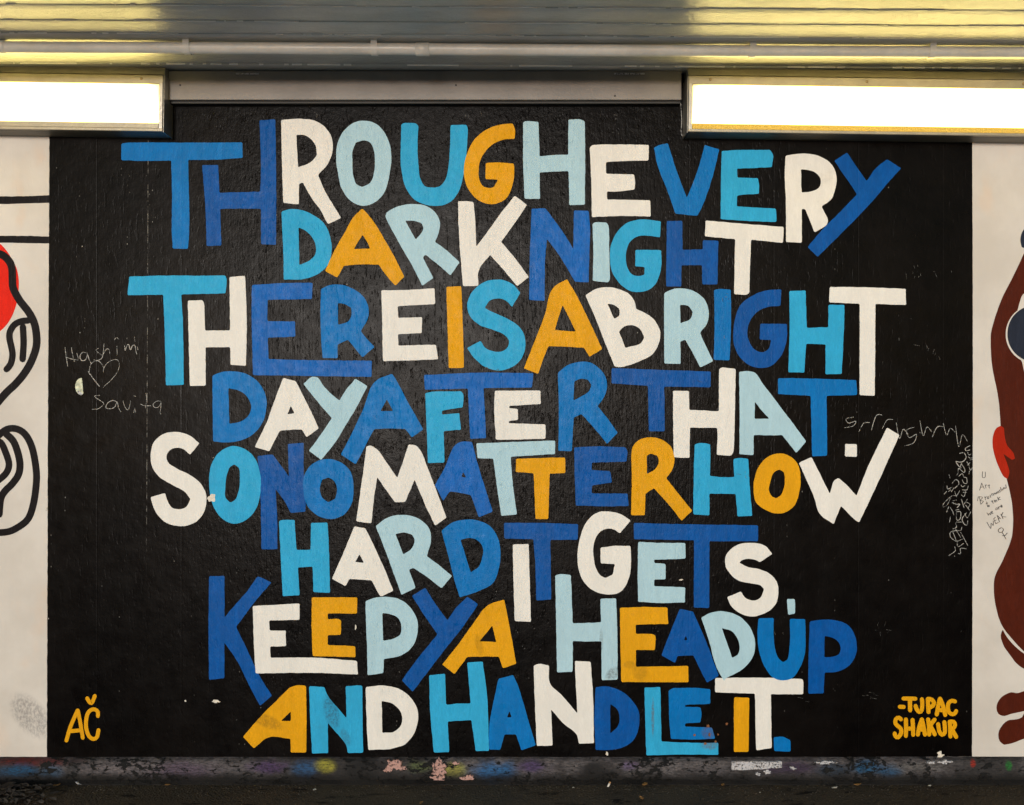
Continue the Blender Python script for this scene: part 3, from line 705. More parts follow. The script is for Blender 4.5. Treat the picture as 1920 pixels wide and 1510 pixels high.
# ---------------------------------------------------------------- the lettered black mural
ORG = (0.0, 0.0, Z(1420))
mural = empty('mural', ORG)
tag(mural, 'black painted wall mural with big hand lettered quote in cream, blues and yellow', 'mural')
def coat(name, poly, m, parent, org, y0=0.0, y1=COAT, wob=.6, r=1.0, seed=0.):
    loops = [smooth_loop(poly, r, wob, seed, 8.0)]
    v, f = slab(loops, y0, y1, org); return mesh_obj(name, v, f, m, parent)
coat('background', [(93.5, 132), (1822, 132), (1823.5, 700), (1822, 1418), (1300, 1420.5), (960, 1421.5), (500, 1421), (88.5, 1419), (90.5, 800), (92.5, 400)], M['black'], mural, ORG)
idx = 0
for (ox, oy), txt in TILES.items():
    for ln in txt.strip().split('\n'):
        c, ch, lay, rest = ln.split(' ', 3)
        loops = [smooth_loop(conv(p, ox, oy, 4.0), 1.6, 0.55, idx * 1.7 + k) for k, p in enumerate(parse(rest))]
        yf = COAT - 0.0005 - int(lay) * 0.0003 - (idx % 9) * 0.00002
        v, f = slab(loops, COAT + .0003, yf, ORG)
        nm = 'letter' if ch.isalpha() else ('full_stop' if ch == '.' else 'comma')
        o = mesh_obj(nm, v, f, M[c], mural)
        o['label'] = '%s %s' % (CNAME[c], ('letter ' + ch) if ch.isalpha() else nm.replace('_', ' '))
        idx += 1

def stroke_part(name, paths, w, m, parent, org, y=COAT - .0006, label=None, jitter=0.08, taper=0.0, back=None, dz=0.00002):
    v, f = strokes_mesh(paths, w, COAT if back is None else back, y, org, True, taper, jitter, dz)
    o = mesh_obj(name, v, f, m, parent); fix_normals(o)
    if label: o['label'] = label
    if name in STUFF: o['kind'] = 'stuff'
    return o
STUFF = {'scratched_script', 'fine_scratches', 'faint_scratch', 'scratch_marks', 'bare_edge_line', 'marker_note', 'scratched_names'}
def sp(s): return parse(s)
def cv(s, ox, oy, k): return [conv(p, ox, oy, k) for p in sp(s)]

# signatures: sub-parts are their letters
sig = bpy.data.objects.new('signature', None); link(sig, mural); sig['label'] = 'yellow hand painted name at the lower right of the mural'
for ch, s in (('dash', '320,420 405,425'), ('T', '400,235 540,235 670,240|545,240 550,500'), ('U', '675,400 700,480 760,540 810,500 825,350 815,250'),
              ('P', '950,245 955,400 965,540|950,245 1040,260 1085,330 1060,400 980,440'), ('A', '1220,240 1180,420 1150,595|1225,240 1290,400 1340,605|1190,490 1300,500'),
              ('C', '1560,300 1490,285 1420,330 1400,430 1430,550 1510,590 1565,560 1585,515'),
              ('S', '345,705 300,665 230,700 220,790 270,850 340,910 350,1010 280,1110 220,1080 205,1020'), ('H', '455,705 460,880 455,1075|605,715 615,880 620,1050|460,910 610,910'),
              ('A', '815,705 760,860 725,1045|815,705 850,860 885,1045|750,930 870,930'), ('K', '955,705 975,860 980,1045|1100,710 1000,840|1000,840 1060,950 1105,1040'),
              ('U', '1180,810 1210,980 1270,1050 1330,1000 1330,860 1320,765'), ('R', '1440,755 1450,900 1455,1090|1440,755 1530,760 1560,830 1520,900 1450,920|1490,930 1585,1095')):
    stroke_part('letter' if ch != 'dash' else 'dash', cv(s, 1660, 1290, 12.0), 7.7, M['Y'], sig, (0, 0, 0), COAT - .0006 - random.random() * .0003, jitter=.03)
ini = bpy.data.objects.new('initials', None); link(ini, mural); ini['label'] = 'yellow painted initials A and C with a caron at the lower left'
for nm, s in (('letter', '630,575 500,870 430,1050 345,1350|640,575 700,880 765,1280|440,1110 720,1085'),
              ('letter', '1155,720 1150,610 1080,550 980,560 890,660 850,860 860,1060 930,1240 1040,1310 1130,1260 1170,1080'),
              ('accent', '880,260 930,350 990,390 1040,300 1075,200')):
    stroke_part(nm, cv(s, 100, 1290, 13.725), 7.2, M['Y'], ini, (0, 0, 0), COAT - .0006 - random.random() * .0003, jitter=.03)
for e in (sig, ini): e.location = (-ORG[0], -ORG[1], -ORG[2])

# scratched names, heart, loops of upright script and stray scratches
NAMES = """195,270 215,430 240,585|205,430 300,465 420,485|300,280 325,420 350,510|390,370 420,480|550,365 480,360 440,430 470,490 530,480 560,400 545,365|560,370 590,470 625,540|745,290 705,330 800,405|835,210 815,400 790,460 720,490 665,480|815,400 870,310 915,310 930,400|1045,255 1050,400|1005,150 1040,115 1080,150|1170,240 1180,325 1210,240 1240,235 1265,315 1300,250 1340,245 1355,330 1370,390|1380,260 1390,320|1330,110 1340,180|765,1060 680,1080 820,1180 815,1220 740,1280 640,1290|1050,1170 980,1145 900,1180 865,1260 940,1280 1010,1250 1050,1170 1070,1260 1110,1330|1145,1150 1170,1240 1220,1300 1250,1250 1270,1150|1340,1265 1320,1345|1345,1300 1350,1340|1320,1070 1355,1075|1520,1020 1530,1130 1510,1280|1435,1205 1500,1230 1600,1230|1770,1160 1700,1155 1640,1200 1650,1250 1710,1260 1760,1200 1770,1160 1760,1290 1750,1340 1765,1370"""
stroke_part('scratched_names', cv(NAMES, 100, 620, 8.727), 1.15, M['scratch'], mural, ORG, COAT - .0004, 'scratched names Hashim and Savita', .25, .3)
HEART = "830,610 790,540 740,500 680,505 620,550 600,620 590,680|575,665 600,720|590,690 660,790 760,915|820,680 830,620 880,540 960,490 1050,480 1085,560 1060,660 1010,740 930,830 850,900 820,930"
stroke_part('scratched_heart', cv(HEART, 100, 620, 8.727), 1.25, M['scratch'], mural, ORG, COAT - .0004, 'small scratched outline of a heart', .25, .2)
SCRIPT = """490,100 440,130 445,160 490,150|465,180 480,210 500,200|470,230 500,250 520,240|490,270 520,260|455,290 480,330|460,330 490,300|480,350 500,390 520,360|485,400 480,430|370,190 420,185 445,240 400,290 320,285|320,285 370,350 390,310|390,310 430,380 420,415 360,370 350,430|360,460 400,430 420,470 450,480 455,540 420,540 400,500|385,560 400,585 430,570|470,575 455,620 400,620|440,640 420,700 390,680|390,730 420,830|460,730 420,790|440,760 490,790 470,830|440,800 485,860|500,880 460,950 430,900|450,890 400,960 420,1020 455,1035 465,980|245,445 255,480|280,545 320,500 355,520 355,560 310,600|220,575 230,610 275,590|185,670 215,640|240,640 260,620|370,630 330,690 280,690 190,770 170,820 220,800 260,720|310,640 330,700|280,770 330,790 370,790 340,830|240,820 215,885|260,830 290,880|330,880 380,880 375,960 335,975 330,900|290,880 300,920|260,940 250,1000|320,1010 330,1060 290,1080|330,1000 390,1000|395,1060 380,1100 330,1100 260,1120 265,1180 330,1225 400,1200|290,1120 330,1220|320,1080 380,1180|380,1120 465,1275|340,1230 350,1290 415,1250|310,1290 315,1340 240,1395|445,1315 380,1310 380,1370 350,1370|305,1400 312,1405|350,370 385,360|345,430 330,455|410,650 450,650|300,600 270,640|330,740 290,750|360,850 320,860"""
stroke_part('scratched_script', cv(SCRIPT, 1740, 820, 6.289), 1.25, M['scratch'], mural, ORG, COAT - .0004, 'crowded scratched lines of flowing script', .25, .2)
# an offensive word scratched here in the photograph is left as unreadable loops
random.seed(31)
loops = []; xx = 1588.0
while xx < 1792:
    h = random.uniform(22, 44); y0 = 792 + (xx - 1586) * .10 + random.uniform(-7, 7); k = random.choice((0, 1, 2))
    if k == 0: loops.append([(xx, y0 - h * .5), (xx + 6, y0 + h * .45), (xx + 13, y0 - h * .1), (xx + 22, y0 + h * .2)])
    elif k == 1: loops.append([(xx + 12, y0 - h * .2), (xx - 2, y0 - h * .05), (xx + 3, y0 + h * .3), (xx + 16, y0 + h * .15), (xx + 11, y0 + h * .55), (xx - 6, y0 + h * .7)])
    else: loops.append([(xx, y0 + h * .4), (xx + 9, y0 - h * .3), (xx + 20, y0 - h * .35)])
    xx += random.uniform(20, 34)
stroke_part('scratch_marks', loops, 1.1, M['scratch'], mural, ORG, COAT - .0004, 'unreadable looping scratch marks', .25, .3)
FAINT = "225,190 235,150 265,155|230,205 270,195 300,200|360,160 380,205|440,185 480,180|530,85 540,155 620,150|760,130 800,160|800,165 830,110|900,170 930,40|990,40 985,160|920,110 990,100|1030,120 1040,150|1190,95 1195,150|1220,95 1290,90 1285,140|1440,140 1480,120 1500,150"
stroke_part('faint_scratch', cv(FAINT, 780, 680, 9.6), .8, M['scratch_dim'], mural, ORG, COAT - .0017, 'faint scratched names above the blue T bar', .25, .3)
random.seed(5)
stray = []
for (cx, cy, rx, ry, n) in ((1742, 507, 44, 12, 11), (1758, 660, 22, 14, 6), (1700, 620, 50, 60, 5), (1655, 1173, 22, 12, 6), (1480, 1310, 30, 10, 4), (1628, 1303, 12, 8, 6), (1445, 1195, 30, 20, 4), (1392, 890, 12, 8, 4), (600, 212, 26, 6, 4), (1100, 215, 60, 8, 3), (1360, 560, 6, 80, 5), (1310, 690, 5, 60, 4), (880, 212, 40, 6, 3)):
    for _ in range(n):
        x0 = cx + random.uniform(-rx, rx); y0 = cy + random.uniform(-ry, ry); a = random.choice((1.2, 1.45, .2, 1.9)); L = random.uniform(3, 11)
        stray.append([(x0, y0), (x0 + L * .5 * math.cos(a) + random.uniform(-1, 1), y0 + L * .5 * math.sin(a)), (x0 + L * math.cos(a), y0 + L * math.sin(a))])
stroke_part('fine_scratches', stray, .7, M['scratch_dim'], mural, ORG, COAT - .0004, None, .3, .6)
# white residue lines where paint stops round the lamps and the trunking
EDGE = [[(318.5, 208), (318.6, 232)], [(318, 244), (318.5, 257), (308, 257.5)], [(302, 257), (291, 256.5)], [(176, 257), (190, 256)],
        [(1276, 194), (1278, 225), (1278.2, 254), (1296, 256.5), (1340, 258)], [(1345, 259), (1385, 258.5), (1408, 257)], [(1472, 259.5), (1520, 260.5)], [(1270, 194.5), (1277, 196)],
        [(1560, 262), (1800, 265)], [(690, 194.5), (702, 194.7)], [(1030, 194), (1040, 194.5)], [(1190, 194), (1215, 194.6)]]
stroke_part('bare_edge_line', EDGE, 1.1, M['scratch'], mural, ORG, COAT - .0004, None, .3, .3)

def blot(cx, cy, rx, ry, seed, n=22, rough=.35):
    pts = []
    for i in range(n):
        a = 2 * math.pi * i / n
        k = 1 + noise.noise(Vector((math.cos(a) * 1.6, math.sin(a) * 1.6, seed))) * rough * 2
        pts.append(Vector((cx + math.cos(a) * rx * k, cy + math.sin(a) * ry * k)))
    return pts
def chip(cx, cy, rx, ry, seed, parent, org, m, name='chip', y=COAT - .0018, back=COAT, rough=.35, label=None):
    v, f = slab([blot(cx, cy, rx, ry, seed, rough=rough)], back, y, org)
    o = mesh_obj(name, v, f, m, parent)
    if label: o['label'] = label
    return o
chip(397, 934, 8, 7, 1.3, mural, ORG, M['chip'], label='pale bare plaster chip between the S and the O')
chip(406, 1315, 6, 2.6, 2.3, mural, ORG, M['chip'])
chip(348, 1314, 2, 1.5, 3.3, mural, ORG, M['chip'])
chip(1276, 1087, 3.6, 1.5, 4.3, mural, ORG, M['chip'])
chip(1763, 1415, 7, 5, 5.3, mural, ORG, M['chip'], rough=.7)
chip(1138, 1413, 2.6, 3, 6.3, mural, ORG, M['chip'])
chip(87.5, 955, 1.5, 4, 7.3, mural, ORG, M['chip'])
chip(667, 1176, 1.5, 4, 8.3, mural, ORG, M['chip'])

M['rust'] = simple('rust_stain', (.20, .07, .02), .8, var=.4, sc=150)
for k, (a, b, c) in enumerate(((1327, 1361, 2.6), (1362, 1357, 2.2), (1322, 1394, 2.2), (1341, 1390, 1.8), (1302, 1378, 2.0), (1346, 1377, 1.4), (1330, 1377, 2.6))):
    chip(a, b, c, c * 1.1, 30.1 + k, mural, ORG, M['rust'], 'rust_spot', COAT - .0020)
# torn sticker left of the names
st = empty('sticker', (X(150), COAT, Z(740)))
v, f = slab([smooth_loop([(147.5, 711), (154, 708.5), (155.5, 722), (157, 738), (153, 742), (146.5, 738), (142.5, 730), (143, 718)], 1, .3, 2)], COAT, COAT - .0012, (X(150), COAT, Z(740)))
mesh_obj('paper', v, f, M['sticker'], st)
v, f = slab([smooth_loop([(145, 733), (152, 735), (156, 739), (153, 741.5), (147, 738)], .6, .2, 5)], COAT - .0012, COAT - .0016, (X(150), COAT, Z(740)))
mesh_obj('torn_edge', v, f, M['whitepatch'], st)
tag(st, 'small torn green and white sticker stuck left of the scratched heart', 'sticker')

# ---------------------------------------------------------------- neighbouring murals
LORG = (X(-200), 0, Z(1420))
left = empty('line_mural', LORG); tag(left, 'white mural at the left edge with thick black hand outlines and a red disc', 'mural')
coat('background', [(-2000, 132), (93.3, 132), (92.3, 400), (90.3, 800), (88.3, 1419), (-500, 1419), (-2000, 1419)], M['white_wall'], left, LORG, y1=COAT + .0002)
disc = conv([(0, 200), (60, 260), (120, 350), (170, 450), (192, 560), (192, 650), (175, 790), (130, 920), (70, 1020), (0, 1088), (-200, 1150), (-400, 1000), (-450, 650), (-350, 300), (-180, 160)], 0, 420, 5.39)
v, f = slab([smooth_loop(disc, 1, .3, 3)], COAT, COAT - .0004, LORG); mesh_obj('red_disc', v, f, M['red'], left)
for poly in ([(-300, 372), (60, 368), (93.2, 366.5), (93.2, 381), (0, 383), (-300, 384)], [(-300, 443), (60, 443), (93.0, 444), (93.0, 457), (40, 456), (-300, 453)]):
    v, f = slab([smooth_loop(poly, .6, .6, poly[0][1])], COAT, COAT - .0006, LORG); mesh_obj('black_line', v, f, M['line_black'], left)
for w, pth in ((14.2, [(-40, 470), (-11, 475), (4, 478), (17, 489), (23, 503.5), (24, 524), (25.5, 541), (37, 563), (54, 585), (64, 604), (68.5, 624), (69, 648), (61, 674), (48, 698), (30, 720), (12, 737), (-12, 765), (-40, 800)]),
               (12.0, conv([(290, 978), (220, 985), (150, 1020), (105, 1090), (100, 1160), (120, 1250), (130, 1330), (110, 1420), (70, 1470)], 0, 420, 5.39)),
               (12.0, conv([(235, 1040), (242, 1200), (232, 1368)], 0, 420, 5.39)),
               (13.0, conv([(-120, 680), (-60, 600), (40, 510), (110, 488), (180, 505), (240, 560), (290, 670), (320, 830), (325, 960), (300, 1150), (250, 1290), (150, 1370), (60, 1405), (-80, 1412)], 0, 700, 4.72)),
               (13.2, conv([(60, 540), (120, 600), (160, 700), (180, 810), (165, 900), (110, 980), (50, 1040), (10, 1110), (-5, 1250)], 0, 700, 4.72)),
               (12.5, conv([(-60, 590), (10, 615), (60, 720), (83, 810), (60, 880), (10, 930), (-60, 980)], 0, 700, 4.72))):
    v, f = strokes_mesh([pth], w, COAT, COAT - .0008 - random.random() * .0005, LORG, True)
    o = mesh_obj('black_line', v, f, M['line_black'], left); fix_normals(o)

RORG = (X(2100), 0, Z(1420))
right = empty('figure_mural', RORG); tag(right, 'cream mural at the right edge with a large brown figure holding a navy ball', 'mural')
coat('background', [(1822.2, 132), (4200, 132), (4200, 1419), (2500, 1418), (1822.2, 1418.5), (1823.7, 700)], M['white_wall'], right, RORG, y1=COAT + .0002, wob=.3)
body = [(1930, 452), (1910, 496), (1895, 527), (1880, 556), (1869, 584), (1861, 610), (1857.5, 626), (1857, 645), (1859, 680), (1863, 705), (1870.6, 742), (1875.7, 797), (1880, 850), (1887, 897), (1895, 932), (1899, 974), (1896.6, 1006), (1880, 1050), (1864, 1085), (1863, 1108), (1868, 1143), (1877, 1171), (1895.6, 1196), (1920, 1222), (1960, 1250), (2050, 1250), (2080, 1000), (2060, 600), (2000, 460)]
v, f = slab([smooth_loop(body, 1, .3, 4)], COAT, COAT - .0003, RORG); mesh_obj('figure', v, f, M['brown'], right)
def circ(cx, cy, r, n=40): return [(cx + r * math.cos(2 * math.pi * i / n), cy + r * math.sin(2 * math.pi * i / n)) for i in range(n)]
v, f = slab([smooth_loop(circ(1940.5, 627, 55.5), 1, .2, 4)], COAT, COAT - .0005, RORG); mesh_obj('white_outline', v, f, M['white_wall'], right)
v, f = slab([smooth_loop([(1925, 547), (1917, 553), (1912, 565), (1907, 583), (1925, 580)], 1, .2, 4)], COAT, COAT - .0006, RORG); mesh_obj('white_gap', v, f, M['white_wall'], right)
v, f = slab([smooth_loop([(1905, 664), (1914, 676), (1922, 702), (1940, 720), (1940, 670)], 1, .2, 4)], COAT, COAT - .0006, RORG); mesh_obj('white_gap', v, f, M['white_wall'], right)
v, f = slab([smooth_loop(circ(1941.5, 626, 53.5), 1, .2, 4)], COAT, COAT - .0008, RORG); mesh_obj('ball', v, f, M['navy'], right)
v, f = slab([smooth_loop([(1925, 424), (1916, 436), (1912.5, 450), (1915, 464), (1925, 467), (1950, 460), (1950, 424)], 1, .3, 4)], COAT, COAT - .0007, RORG); mesh_obj('navy_patch', v, f, M['navy'], right)
redp = conv([(240, 425), (210, 440), (180, 500), (175, 580), (190, 660), (230, 770), (270, 840), (295, 855), (310, 800), (295, 740), (260, 650), (330, 700), (355, 690), (345, 650), (290, 580), (270, 500), (265, 440)], 1820, 700, 4.31)
v, f = slab([smooth_loop(redp, 1, .2, 4)], COAT, COAT - .0007, RORG); mesh_obj('red_hand', v, f, M['scarlet'], right)
for pl in ([(235, 518), (222, 560), (240, 630), (300, 720), (350, 780), (397, 812), (560, 880), (560, 780), (470, 738), (397, 697), (330, 644), (268, 574)],
           [(397, 975), (350, 990), (300, 985), (250, 1005), (205, 1050), (190, 1100), (205, 1145), (235, 1160), (300, 1145), (397, 1125), (560, 1100), (560, 950)],
           [(397, 1140), (380, 1170), (340, 1185), (275, 1195), (230, 1235), (205, 1290), (215, 1350), (245, 1375), (300, 1365), (397, 1330), (560, 1300), (560, 1120)]):
    v, f = slab([smooth_loop(conv(pl, 1820, 1050, 3.97), 1, .3, 4)], COAT, COAT - .0005, RORG); mesh_obj('foot', v, f, M['brown'], right)
NOTE = """640,405 638,470 670,470 672,410|630,540 605,625|630,540 660,610|615,590 650,585|670,560 680,600|672,575 690,560|700,575 720,560 715,590 725,600|600,700 620,790|600,700 640,710 615,745 650,755 620,790|580,750 590,700|665,700 675,740|668,715 685,700|700,700 695,725 712,722 712,695|728,680 735,710|745,665 752,690|750,670 765,665 770,685|775,655 785,675 792,655 800,672 805,648|815,640 812,660 828,655 826,635|845,620 835,630 850,640 840,650|850,590 862,635|856,615 872,610 878,628|885,605 895,598 885,592 882,610 892,615|905,590 900,608 915,600|912,560 920,600|685,760 700,820|680,785 700,775|710,800 705,820 720,815 715,798|750,745 765,780|745,760 760,750|775,740 780,765|785,745 795,765|790,745 805,740 808,760|815,705 828,745|845,705 822,730 850,735|690,890 710,920 715,895 735,915 735,880|745,890 758,880 748,872 748,900 765,895|800,830 795,855 815,850 812,828|825,820 832,850|830,830 842,815|855,820 870,810 858,798 855,825 875,820|690,1000 735,1075 740,1015 765,1040 765,985|770,960 795,1020|770,960 790,945|780,985 800,975|795,1020 825,1005|810,920 840,1000|810,920 850,960|820,965 845,950|855,905 880,960|880,885 865,930 915,940|860,1065 825,1090 835,1120 870,1115 885,1085 870,1070|870,1120 915,1200|870,1160 900,1160 930,1130"""
stroke_part('marker_note', cv(NOTE, 1740, 820, 6.289), .95, M['ink'], right, RORG, COAT - .0006, 'small black marker note reading U are brainwashed to fink we are weak', .15)

# ---------------------------------------------------------------- paint flakes on the plinth (parts of it)
YK = -0.0215
def kpatch(cx, cy, rx, ry, seed, m, rough=.4):
    pts = [p + Vector((noise.noise(Vector((p.x * .8, p.y * .8, seed))), noise.noise(Vector((p.y * .8, p.x * .8, seed + 4))))) * min(rx, ry) * .35 for p in blot(cx, cy, rx, ry, seed, 70, rough)]
    v, f = slab([pts], -.017, -.0265, (0, 0, 0)); return mesh_obj('paint_patch', v, f, m, kerb)
kpatch(738, 1432, 17, 11, 11.2, M['pink'], .6)
kpatch(824, 1436, 12, 15, 12.1, M['pink'], .3); kpatch(822, 1456, 13, 5, 13.4, M['pink'], .4); kpatch(879, 1456, 11, 5.5, 14.4, M['pink'], .4); kpatch(855, 1427, 6, 3, 15.4, M['pink'], .4)
v, f = slab([smooth_loop([(1369, 1423.5), (1462, 1423.5), (1463, 1434), (1440, 1436), (1410, 1438), (1369, 1439)], 1, 1.0, 3)], -.017, -.0265, (0, 0, 0)); mesh_obj('paint_patch', v, f, M['whitepatch'], kerb)
for (a, b, c, d, s) in ((1435, 1443, 6, 2.6, 1), (1416, 1446, 5, 2, 2), (1483, 1436, 5, 2, 3), (1545, 1425, 13, 2.4, 4), (1765, 1424, 9, 3, 5), (1740, 1425, 8, 2, 6)):
    kpatch(a, b, c, d, s + 20.3, M['whitepatch'], .7)
v, f = strokes_mesh([[(152, 1459), (158, 1463), (172, 1464), (190, 1464)], [(160, 1463), (160, 1469)], [(168, 1464), (169, 1470)]], 2.2, -.03, -.040, (0, 0, 0), True)
o = mesh_obj('paint_patch', v, f, M['whitepatch'], kerb); fix_normals(o)

# ---------------------------------------------------------------- metal trunking between the two lamps
ty = 0.045
tr = empty('metal_trunking', (X(798), 0, Z(189)))
tag(tr, 'brown grey metal trunking along the wall top between the two lamps', 'cable trunking')
def rel(b, o): return (b[0] - o[0], b[1] - o[0], b[2] - o[1], b[3] - o[1], b[4] - o[2], b[5] - o[2])
to = (X(798), 0, Z(189))
zt0, zt1 = Z(187.5, ty), ZCEIL - .0
box('cover', rel((X(316, ty), X(1278, ty), -ty, 0.0, zt0, zt1 - .006), to), M['trunk'], tr, .003, 2)
box('shadow_strip', rel((X(317, ty), X(1277, ty), -ty + .012, 0.0, zt0 - .010, zt0 - .0015), to), M['trunk_dark'], tr, .001)  # near-black strip, puts the shadow under the cover into colour
for px in (338, 855, 1153):
    bm = bmesh.new(); bmesh.ops.create_cone(bm, cap_ends=True, segments=12, radius1=.0035, radius2=.003, depth=.003)
    bmesh.ops.rotate(bm, verts=bm.verts, matrix=Matrix.Rotation(math.radians(90), 3, 'X'))
    bm_obj('screw', bm, M['trunk_dark'], tr, loc=(X(px, ty) - to[0], -ty - .001, Z(160 if px != 1153 else 180, ty) - to[2]))

# ---------------------------------------------------------------- lamps
def make_lamp():
    """Origin: middle of the lower back edge on the wall. 1.33 m long, glass slightly recessed in its frame."""
    r = empty('wall_lamp')
    L = 1.30; dp = .095; H = .205
    h = L / 2
    box('housing', (-h + .004, h - .004, -dp + .014, 0.0, .0, H + .004), M['lamp_box'], r, .003)
    # sloping cap above the glass frame
    verts = [(-h, -dp + .010, H), (h, -dp + .010, H), (h, -dp + .022, H + .030), (-h, -dp + .022, H + .030), (-h, 0, H), (h, 0, H), (h, 0, H + .030), (-h, 0, H + .030)]
    faces = [(0, 1, 2, 3), (3, 2, 6, 7), (0, 3, 7, 4), (1, 5, 6, 2), (0, 4, 5, 1)]
    mesh_obj('cap', [(a, b, c + .0055) for a, b, c in verts], faces, M['lamp_frame'], r)
    t_, b_, s_ = .031, .011, .015
    box('frame_top', (-h, h, -dp, -dp + .014, H - t_, H), M['lamp_frame'], r, .0015)
    box('frame_bottom', (-h, h, -dp, -dp + .014, 0, b_), M['lamp_frame'], r, .0015)
    for s in (-1, 1):
        a, b = sorted((s * h, s * (h - s_)))
        box('frame_end', (a + .0003, b - .0003, -dp - .0006, -dp + .014, b_ - .002, H - t_ + .002), M['lamp_side'], r, .0015)
        a, b = sorted((s * (h + .0008), s * (h + .0035)))
        box('end_plate', (a, b, -dp + .004, -.001, -.003, H + .003), M['lamp_side'], r, .0008)
    box('diffuser', (-h + s_ + .002, h - s_ - .002, -dp + .003, -dp + .012, b_ + .020, H - t_ - .001), M['glow'], r, .001)
    box('diffuser_lip', (-h + s_ + .001, h - s_ - .001, -dp + .0015, -dp + .012, b_ + .0005, b_ + .0195), M['glow_edge'], r, .001)
    for sx in (-.571, 0, .571):
        bm = bmesh.new(); bmesh.ops.create_uvsphere(bm, u_segments=12, v_segments=6, radius=.0055)
        for v in bm.verts: v.co.y *= .45
        bm_obj('screw', bm, M['screw'], r, smooth=True, loc=(sx, -dp - .0005, H - .014))
    return r
def copy_tree(o, parent=None):
    c = o.copy(); COL.objects.link(c); c.parent = parent
    for ch in o.children: copy_tree(ch, c)
    return c
lamp = make_lamp()
dlt = .095
lamp.location = (X(1288.5, dlt) + .653, 0, Z(249.5, dlt)); lamp.rotation_euler = (0, math.radians(.80), 0)
lamp.location.z = Z(247, dlt) - math.sin(math.radians(.8)) * .65
tag(lamp, 'lit fluorescent wall lamp at the upper right with a yellow edged diffuser', 'lamp', 'fluorescent wall lamps above the murals')
lamp2 = copy_tree(lamp)
lamp2.location = (X(306, dlt) - .653, 0, Z(246.5, dlt) + math.sin(math.radians(.8)) * .65)
for ch in lamp2.children:
    if ch.name.startswith('diffuser_lip'):
        ch.data = ch.data.copy(); ch.data.materials[0] = M['lamp_frame']
tag(lamp2, 'lit fluorescent wall lamp at the upper left cut off by the photo edge', 'lamp', 'fluorescent wall lamps above the murals')

# ---------------------------------------------------------------- conduit pipe under the ceiling
PR = .0195; pd = .30; pz = ZCEIL - PR - .005
pipe_rot = math.radians(.85)
pp = empty('conduit_pipe', (0, -pd, pz), pipe_rot)
tag(pp, 'long painted grey conduit pipe clipped under the plank ceiling', 'pipe')
def tube(name, x0, x1, r, m, parent, seg=24, sag=0.0, n=1, bev=0.0):
    verts = []; faces = []
    xs = [x0 + (x1 - x0) * i / n for i in range(n + 1)]
    rs = [r] * (n + 1)
    if bev: xs = [x0, x0 + bev] + [x1 - bev, x1]; rs = [r - bev, r, r, r - bev]
    for x, rr in zip(xs, rs):
        s = noise.noise(Vector((x * .9, 4, 2))) * sag
        for k in range(seg):
            a = 2 * math.pi * k / seg; verts.append((x, rr * math.cos(a), rr * math.sin(a) + s))
    m_ = len(xs)
    for i in range(m_ - 1):
        for k in range(seg): faces.append((i * seg + k, i * seg + (k + 1) % seg, (i + 1) * seg + (k + 1) % seg, (i + 1) * seg + k))
    faces.append(tuple(range(seg))); faces.append(tuple(range((m_ - 1) * seg, m_ * seg))[::-1])
    o = mesh_obj(name, verts, faces, m, parent)
    bm = bmesh.new(); bm.from_mesh(o.data); bmesh.ops.recalc_face_normals(bm, faces=bm.faces)
    for f in bm.faces: f.smooth = len(f.verts) == 4
    bm.to_mesh(o.data); bm.free(); return o
tube('pipe', -6, 6, PR, M['pipe'], pp, 28, .0025, 60)
for a, b in ((780, 805), (2, 19)): tube('coupling', X(a, pd), X(b, pd), PR + .0028, M['pipe'], pp, 28, bev=.0012)
for px in (355, 703, 1411, 1750, -320, 2240):
    xc = X(px, pd); w = .011; seg = 18; verts = []; faces = []
    ro = PR + .0032
    pts = [(-.030, PR + .0035), (-ro, PR + .0035)] + [(ro * math.cos(math.pi + math.pi * k / seg), ro * math.sin(math.pi + math.pi * k / seg)) for k in range(seg + 1)] + [(ro, PR + .0035), (.030, PR + .0035)]
    th = .0022
    n = len(pts)
    for (y, z) in pts:
        verts += [(xc - w, y, z), (xc + w, y, z)]
    for (y, z) in pts:
        rr = math.hypot(y, z); k = (rr - th) / rr if z <= 0.001 else 1
        verts += [(xc - w, y * k, z * k + (0 if z <= 0.001 else .0018)), (xc + w, y * k, z * k + (0 if z <= 0.001 else .0018))]
    for i in range(n - 1):
        a = 2 * i; faces += [(a, a + 1, a + 3, a + 2), (a, a + 2, a + 2 + 2 * n, a + 2 * n), (a + 3, a + 1, a + 1 + 2 * n, a + 3 + 2 * n)]
    o = mesh_obj('clip', verts, faces, M['pipe'], pp)
    bm = bmesh.new(); bm.from_mesh(o.data); bmesh.ops.recalc_face_normals(bm, faces=bm.faces); bm.to_mesh(o.data); bm.free()

# small staple-like wire clips left in the ceiling corner
for i, (a, b, lab) in enumerate(((443, 485, 'short white cable end in the ceiling corner right of the left lamp'), (1152, 1208, 'short white cable end in the ceiling corner near the right lamp'))):
    e = empty('cable_end', (X((a + b) / 2, .06), -.06, Z(138.5, .06)))
    tube('wire', -(b - a) * S / 2, (b - a) * S / 2, .0028, M['whitepatch'], e, 10)
    tag(e, lab, 'cable')

